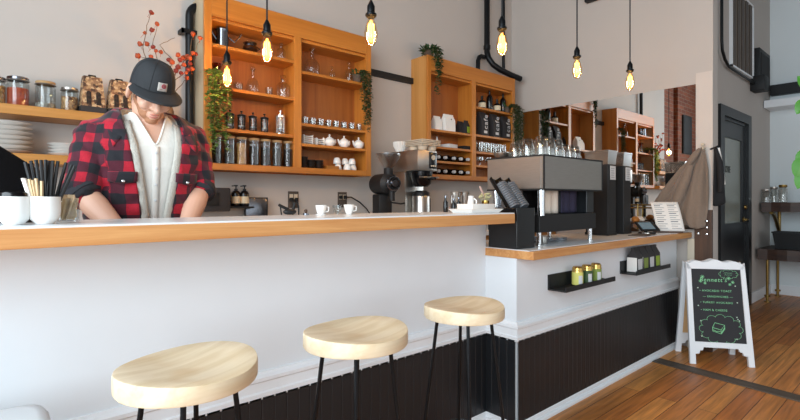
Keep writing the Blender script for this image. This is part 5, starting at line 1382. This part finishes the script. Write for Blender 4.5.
body = [torso(0),
    cap_tube([hp(0, .02, -.06), Vector((.012, -.03, 1.53)), Vector((.01, -.01, 1.46))], [.054, .056, .062]),
    cap_tube([shL, elL], [.054, .041]), cap_tube([shR, elR], [.054, .041]),
    cap_tube([elL, elL.lerp(wrL, .3), wrL], [.041, .044, .027]), cap_tube([elR, elR.lerp(wrR, .3), wrR], [.041, .044, .027]),
    cap_tube([hipL, knL, anL], [.088, .058, .042]), cap_tube([hipR, knR, anR], [.088, .058, .042]),
    cap_tube([anL, anL+Vector((0, -.14, -.045))], [.042, .034]), cap_tube([anR, anR+Vector((0, -.14, -.045))], [.042, .034]),
    # head: skull, face, jaw, chin, cheeks, brow, nose, lips, ears
    hell((0, .012, .035), (.075, .096, .086)), hell((0, -.028, -.02), (.06, .06, .085)), hell((0, -.042, -.062), (.05, .045, .045)), hell((0, -.07, -.092), (.026, .022, .022)),
    hell((-.038, -.062, -.022), (.026, .024, .026)), hell((.038, -.062, -.022), (.026, .024, .026)),
    hell((0, -.078, .026), (.05, .016, .014)), hell((-.031, -.078, .006), (.0145, .01, .009)), hell((.031, -.078, .006), (.0145, .01, .009)),
    cap_tube([hp(0, -.086, .016), hp(0, -.101, -.012), hp(0, -.107, -.026)], [.009, .0115, .0135], 10), hell((-.012, -.093, -.028), (.0085, .01, .008)), hell((.012, -.093, -.028), (.0085, .01, .008)),
    hell((0, -.087, -.054), (.022, .011, .0052)), hell((0, -.085, -.0655), (.019, .011, .0062)),
    hell((-.086, .008, -.004), (.012, .025, .039), (.15, 0, -.5)), hell((.086, .008, -.004), (.012, .025, .039), (.15, 0, .5)),
] + hand(wrL, Vector((.07, -.03, -.075)), Vector((.3, .5, -.5)), 1) + hand(wrR, Vector((-.07, -.03, -.075)), Vector((-.3, .5, -.5)), -1)
B_ = put('body', union(body, .0042, 3), M['skin'], T)
# lips and eyebrows and stubble
b = MB()
for z, a in ((-.0545, .0205), (-.065, .018)):
    Mx = HM @ Matrix.Translation((0, -.0885, z)) @ Matrix.Diagonal((a, .0105, .0042, 1)); bmesh.ops.create_uvsphere(b.bm, u_segments=14, v_segments=8, radius=1, matrix=Mx)
b.build('lips', M['lip'], T)
b = MB()
for s in (-1, 1): b.tube([hp(s*.014, -.093, .024), hp(s*.032, -.09, .029), hp(s*.05, -.078, .022)], .0038, 6)
b.build('eyebrows', M['hair'], T)
# stubble shell: the lower face grown slightly, everything above the lip line removed
me = union([hell((0, -.028, -.02), (.0606, .0606, .0856)), hell((0, -.042, -.062), (.0508, .0458, .0458)), hell((0, -.07, -.092), (.0268, .0228, .0228)), hell((0, .0, -.02), (.066, .06, .07))], .004, 3)
bm = bmesh.new(); bm.from_mesh(me); HI = HM.inverted(); kill = []
for v in bm.verts:
    q = HI @ v.co
    lim = -.045+.55*max(0, q.y+.06)+(.012 if abs(q.x) < .03 else 0)
    mouth = abs(q.x) < .026 and -.074 < q.z < -.045 and q.y < -.05
    if q.z > lim or mouth or q.y > .02: kill.append(v)
bmesh.ops.delete(bm, geom=kill, context='VERTS'); soft_edge(bm); bm.to_mesh(me); bm.free()
put('beard', me, M['stubble'], T)
# hair below the cap
me = union([hell((0, .014, .035), (.0785, .0985, .088))], .005, 2)
bm = bmesh.new(); bm.from_mesh(me); kill = []
for v in bm.verts:
    q = HI @ v.co
    if q.z > .04 or q.z < -.035+(.03 if q.y < .05 else 0) or q.y < -.028 or (abs(q.x) > .06 and -.012 < q.y < .04): kill.append(v)
bmesh.ops.delete(bm, geom=kill, context='VERTS'); soft_edge(bm); bm.to_mesh(me); bm.free()
put('hair', me, M['hair'], T)
# cap: crown, brim, band, patch, button
Mc = HM @ Matrix.Rotation(R(-4), 4, 'X')
def crown_pt(a, e, g=0):
    ca, sa = math.cos(a), math.sin(a)
    ry = .104 if sa > 0 else .106
    z = .026+.122*math.sin(e)**(.9)
    k = math.cos(e)**.62
    return Vector(((.087+g)*ca*k, .008+(ry+g)*sa*k, z+g))
b = MB(); rings = []
for j in range(13):
    e = (PI/2)*j/12*.985
    rings.append([Mc @ crown_pt(2*PI*k/40, e) for k in range(40)])
b.loft(rings)
capo = b.build('cap', M['cap'], T, ang=60)
b = MB(); rings = []; nb = 20
top, bot = [], []
for i in range(nb+1):
    a = PI+PI*.08+(PI*.84)*i/nb
    row = []
    for j in range(7):
        v = j/6; p = crown_pt(a, 0, -.002)
        out = Vector((math.cos(a)*.35, math.sin(a), 0))
        ext = .078*(abs(math.sin(a))**.7)*v
        q = p+out.normalized()*ext
        q.z += .004-.020*v*abs(math.sin(a))-.30*q.x*q.x*(3.2*v+.4)+.012
        row.append(Mc @ q)
    top.append(row)
b.grid(top); o = b.build('brim', M['cap'], capo, ang=60); md = o.modifiers.new('s', 'SOLIDIFY'); md.thickness = .005; md.offset = 0
Pm = Mc @ Matrix.Translation((0, 0, 0))
fa = -PI/2
def cpatch(u, z0, g): # u across, z0 = elevation param
    return crown_pt(fa+u, z0, g)
b = MB(); G = [[Mc @ cpatch(-.20+.44*i/6, .17+.30*j/6, .0022) for j in range(7)] for i in range(7)]
b.grid(G); o = b.build('patch', M['patch'], capo); o.modifiers.new('s', 'SOLIDIFY').thickness = .0015
def patchpt(u, v, g=.0036): return Mc @ cpatch(-.20+.44*u, .17+.30*v, g)
b = MB()
arc = [(.62+.2*math.cos(q), .58+.2*math.sin(q)) for q in [R(50)+i*R(260)/14 for i in range(15)]]
b.tube([patchpt(*p) for p in arc], .0026, 6); b.tube([patchpt(.62, .78), patchpt(.80, .62), patchpt(.78, .4)], .002, 6).tube([patchpt(.55, .55), patchpt(.68, .6), patchpt(.66, .45)], .002, 6)
b.build('patch_emblem', M['maroon'], capo)
b = MB().tube([patchpt(.22, .2), patchpt(.5, .2)], .0012, 5); b.build('patch_line', M['maroon'], capo)
b = MB()
for k in range(6):
    a = fa+k*PI/3+PI/6 if k else fa+PI/6
    b.tube([Mc @ crown_pt(fa+PI/6+k*PI/3, PI/2*q/12*.98, .0006) for q in range(13)], .0011, 5)
Mx = Mc @ Matrix.Translation((0, .008, .148)) @ Matrix.Diagonal((.008, .008, .004, 1)); bmesh.ops.create_uvsphere(b.bm, u_segments=10, v_segments=6, radius=1, matrix=Mx)
b.build('seams', M['cap'], capo)
# henley
hen = union([torso(.008), cap_tube([Vector((.012, -.02, 1.50)), Vector((.012, -.03, 1.535))], [.07, .066])], .006, 3)
bm = bmesh.new(); bm.from_mesh(hen)
kill = [v for v in bm.verts if v.co.z > 1.535-.0 or (v.co.y < -.02 and v.co.z > 1.40+abs(v.co.x-.012)*2.4 and abs(v.co.x-.012) < .07)]
bmesh.ops.delete(bm, geom=kill, context='VERTS'); soft_edge(bm, 25); NECK = top_loop(bm); bm.to_mesh(hen); bm.free()
hn = put('henley', hen, M['henley'], T)
def front(x, z, g):
    """a point on the chest front, g outside the body"""
    S = [(.97, .04, .17, .125), (1.08, .02, .165, .12), (1.2, .0, .175, .122), (1.32, -.015, .187, .122), (1.40, -.02, .19, .112), (1.455, -.012, .165, .092), (1.495, -.005, .12, .075), (1.53, -.004, .075, .062)]
    z = min(max(z, .975), 1.525)
    for (z0, y0, a0, d0), (z1, y1, a1, d1) in zip(S, S[1:]):
        if z0 <= z <= z1:
            q = (z-z0)/(z1-z0); y, a, d = y0+(y1-y0)*q, a0+(a1-a0)*q, d0+(d1-d0)*q; break
    c = max(-1, min(1, (x-.006)/(a+g))); s_ = math.sqrt(max(0, 1-abs(c)**(1/.425*1)))
    return Vector((x, y-(d+g)*s_**.85, z))
b = MB()
b.grid([[front(.012+dx, z, .011) for z in [1.02+.38*i/14 for i in range(15)]] for dx in (-.013, 0, .013)])
o = b.build('placket', M['henley'], hn); o.modifiers.new('s', 'SOLIDIFY').thickness = .002
for z in (1.375, 1.315, 1.255, 1.195):
    b = MB(); Mx = Matrix.Translation(front(.012, z, .0135)) @ Matrix.Diagonal((.0055, .002, .0055, 1)); bmesh.ops.create_uvsphere(b.bm, u_segments=10, v_segments=6, radius=1, matrix=Mx)
    b.build('button', M['labelw'], hn)
MB().tube(NECK[:-1:3], .0045, 8, closed=True).build('neckband', M['henley'], hn)
# overshirt with open front
def ow(z):
    t = max(0, min(1, (1.47-z)/.33)); return .102-.05*t
XC = lambda z: .012+.012*(1.45-z)
sh = union([torso(.024), cap_tube([shL, elL.lerp(shL, .5), elL], [.062, .062, .058]), cap_tube([shR, elR.lerp(shR, .5), elR], [.062, .062, .058]),
    cap_tube([shL+Vector((.08, .0, .035)), shL], [.058, .062]), cap_tube([shR+Vector((-.08, .0, .035)), shR], [.058, .062])], .0055, 4)
bm = bmesh.new(); bm.from_mesh(sh); kill = []
for v in bm.verts:
    c = v.co
    if c.y < .0 and abs(c.x-XC(c.z)) < ow(c.z) and c.z > .9: kill.append(v)
    elif c.z > 1.495 and math.hypot(c.x-.012, (c.y+.0)*1.0) < .088: kill.append(v)
    elif c.z < .875: kill.append(v)
bmesh.ops.delete(bm, geom=list(set(kill)), context='VERTS')
soft_edge(bm, 12)
for v in bm.verts:
    c = v.co; d_ = abs(c.x-XC(c.z))-ow(c.z)
    if c.y < 0 and v.is_boundary and abs(d_) < .012 and .9 < c.z < 1.47: v.co.x = XC(c.z)+math.copysign(ow(c.z), c.x-XC(c.z))
# soft cloth wrinkles
for v in bm.verts:
    c = v.co
    v.co += v.normal*(.0035*math.sin(c.z*95+c.x*38+math.sin(c.x*60)*1.5)*(.4+.6*abs(math.sin(c.x*21+c.z*13))))
bm.to_mesh(sh); bm.free()
wv_ = sh.attributes.new('weave', 'FLOAT_VECTOR', 'POINT')
def arm_uv(c, a, e_):
    d = e_-a; L = d.length; d.normalize(); q = (c-a).dot(d); r = (c-a)-d*q
    return r.length, q, r
for v in sh.vertices:
    c = v.co; best = None
    for a, e_ in ((shL, elL), (shR, elR)):
        rl, q, r = arm_uv(c, a, e_)
        if rl < .085 and q > -.02 and abs(c.x-.006) > .135+.25*max(0, q-.05)*0: best = (r, q, a)
    if best:
        r, q, a = best; ang_ = math.atan2(r.x, -r.y)
        wv_.data[v.index].vector = (ang_*.066+.03, 0, -q+a.z)
    else:
        ang_ = math.atan2(c.x-.006, -(c.y-.0)*1.3)
        wv_.data[v.index].vector = (ang_*.165, 0, c.z)
so = put('overshirt', sh, M['plaidu'], T); md = so.modifiers.new('s', 'SOLIDIFY'); md.thickness = .005; md.offset = 1
# sherpa lining edges down both fronts
for s in (-1, 1):
    G = []
    for i in range(22):
        z = .93+.565*i/21; xe_ = XC(z)+s*ow(z)
        G.append([front(xe_+s*(.004-.030*j/4), z, .019+.006*math.sin(PI*j/4)) for j in range(5)])
    b = MB(); b.grid(G); o = b.build('lining', M['sherpa'], so); md = o.modifiers.new('s', 'SOLIDIFY'); md.thickness = .007; md.offset = 0
# turned-down collar
half = [((0, .084, 1.560), (0, .9, -.9), .05), ((.045, .072, 1.562), (.5, .75, -.85), .05), ((.078, .04, 1.557), (.85, .4, -.7), .05), ((.094, -.005, 1.543), (1, .0, -.55), .052), ((.100, -.05, 1.515), (1, -.15, -.45), .056), ((.099, -.095, 1.475), (.95, -.25, -.45), .062), ((.090, -.130, 1.425), (.85, -.25, -.55), .066)]
ctrl = [((-a[0], a[1], a[2]), (-d[0], d[1], d[2]), q) for a, d, q in half[:0:-1]]+half
def mid(a, b, t): return tuple(x+(y-x)*t for x, y in zip(a, b))
CC = []
for A, B in zip(ctrl, ctrl[1:]):
    for k in range(4): CC.append((mid(A[0], B[0], k/4), mid(A[1], B[1], k/4), A[2]+(B[2]-A[2])*k/4))
CC.append(ctrl[-1])
G = []
for a, d, q in CC:
    d = Vector(d).normalized(); a = Vector((a[0]+.012, a[1], a[2]))
    G.append([a+d*q*v+Vector((0, 0, .016*math.sin(PI*min(1, v*1.15)))) for v in [j/5 for j in range(6)]])
b = MB(); b.grid(G); o = b.build('collar', M['plaid'], so); md = o.modifiers.new('s', 'SOLIDIFY'); md.thickness = .006; md.offset = 0
G = []
for a, d, q in CC:
    a = Vector((a[0]+.012, a[1], a[2])); d = Vector((d[0], d[1], 0)).normalized()
    G.append([a-d*.004*v+Vector((0, 0, .002-.05*v)) for v in [j/3 for j in range(4)]])
b = MB(); b.grid(G); o = b.build('collar_lining', M['sherpa'], so); md = o.modifiers.new('s', 'SOLIDIFY'); md.thickness = .006; md.offset = 0
# pockets with snaps
for s in (-1, 1):
    xc = .012+s*.112; zc = 1.30
    b = MB()
    b.grid([[front(xc-.045+.09*i/6, zc-.0-.035*j/3+(-.012*(1-abs(i-3)/3) if j == 3 else 0), .0325) for j in range(4)] for i in range(7)])
    o = b.build('pocket_flap', M['plaid'], so); o.modifiers.new('s', 'SOLIDIFY').thickness = .004
    b = MB(); Mx = Matrix.Translation(front(xc, zc-.035, .039)) @ Matrix.Diagonal((.0065, .003, .0065, 1)); bmesh.ops.create_uvsphere(b.bm, u_segments=12, v_segments=8, radius=1, matrix=Mx)
    b.build('snap', M['chrome'], o)
# rolled cuffs
for el, wr in ((elL, wrL), (elR, wrR)):
    d = (wr-el).normalized(); b = MB()
    b.tube([el+d*q for q in (-.022, -.012, .0, .014, .028, .036)], 1, 20, radii=[.052, .061, .0635, .063, .06, .051])
    b.tube([el+d*q for q in (.006, .012, .02)], 1, 20, radii=[.0645, .066, .0645])
    b.build('cuff', M['cuff'], so)
# trousers and boots
me = union([cap_tube([hipL, knL, anL+Vector((0, 0, .03))], [.098, .075, .065]), cap_tube([hipR, knR, anR+Vector((0, 0, .03))], [.098, .075, .065]), lambda b: b.ell((0, .045, .92), (.175, .132, .1))], .008, 2)
put('trousers', me, M['denim'], T)
for a in (anL, anR):
    b = MB(); rings = []
    for z, y0, y1, w in ((0, -.2, .06, .047), (.03, -.2, .065, .05), (.06, -.17, .065, .048), (.09, -.06, .065, .046), (.14, -.05, .062, .052)):
        cy, hy_ = (y0+y1)/2, (y1-y0)/2
        rings.append([Vector((a.x+w*math.cos(q), a.y+cy+hy_*math.sin(q), z)) for q in [2*PI*k/24 for k in range(24)]])
    b.loft(rings); b.build('boot', M['boot'], T)

# ------------------------------------------------------------------ light, sky and camera
w = bpy.data.worlds.new('sky'); SC.world = w; w.use_nodes = True
bg = w.node_tree.nodes['Background']; bg.inputs['Color'].default_value = (.78, .88, 1, 1); bg.inputs['Strength'].default_value = .6
def area(name, loc, rot, sx, sy, e, col):
    l = bpy.data.lights.new(name, 'AREA'); l.shape = 'RECTANGLE'; l.size = sx; l.size_y = sy; l.energy = e; l.color = col
    o = bpy.data.objects.new(name, l); C.objects.link(o); o.location = loc; o.rotation_euler = rot
    return o
area('window_daylight', (XL+.02, (LW[0]+LW[1])/2, (LW[2]+LW[3])/2), (0, -PI/2, 0), LW[3]-LW[2]-.1, LW[1]-LW[0]-.1, E_LEFT, (.80, .92, 1))
area('window_daylight', ((FW[0]+FW[1])/2, YF+.02, (FW[2]+FW[3])/2), (PI/2, 0, 0), FW[1]-FW[0]-.1, FW[3]-FW[2]-.1, E_FRONT, (.86, .94, 1))
cam = bpy.data.cameras.new('camera'); co = bpy.data.objects.new('camera', cam); C.objects.link(co)
co.location = (0, 0, H); co.rotation_euler = (PI/2, 0, TH-PI/2)
cam.sensor_width = 36; cam.lens = 36*F_PX/800; cam.shift_y = -(210-YH)/800; cam.clip_start = .02
SC.camera = co
vs = SC.view_settings
vs.view_transform = 'Standard'; vs.look = 'None'; vs.gamma = 1; vs.use_curve_mapping = False; vs.exposure = EXPO
SC.cycles.use_denoising = True
SC.cycles.max_bounces = 8; SC.cycles.transparent_max_bounces = 24; SC.cycles.sample_clamp_indirect = 4
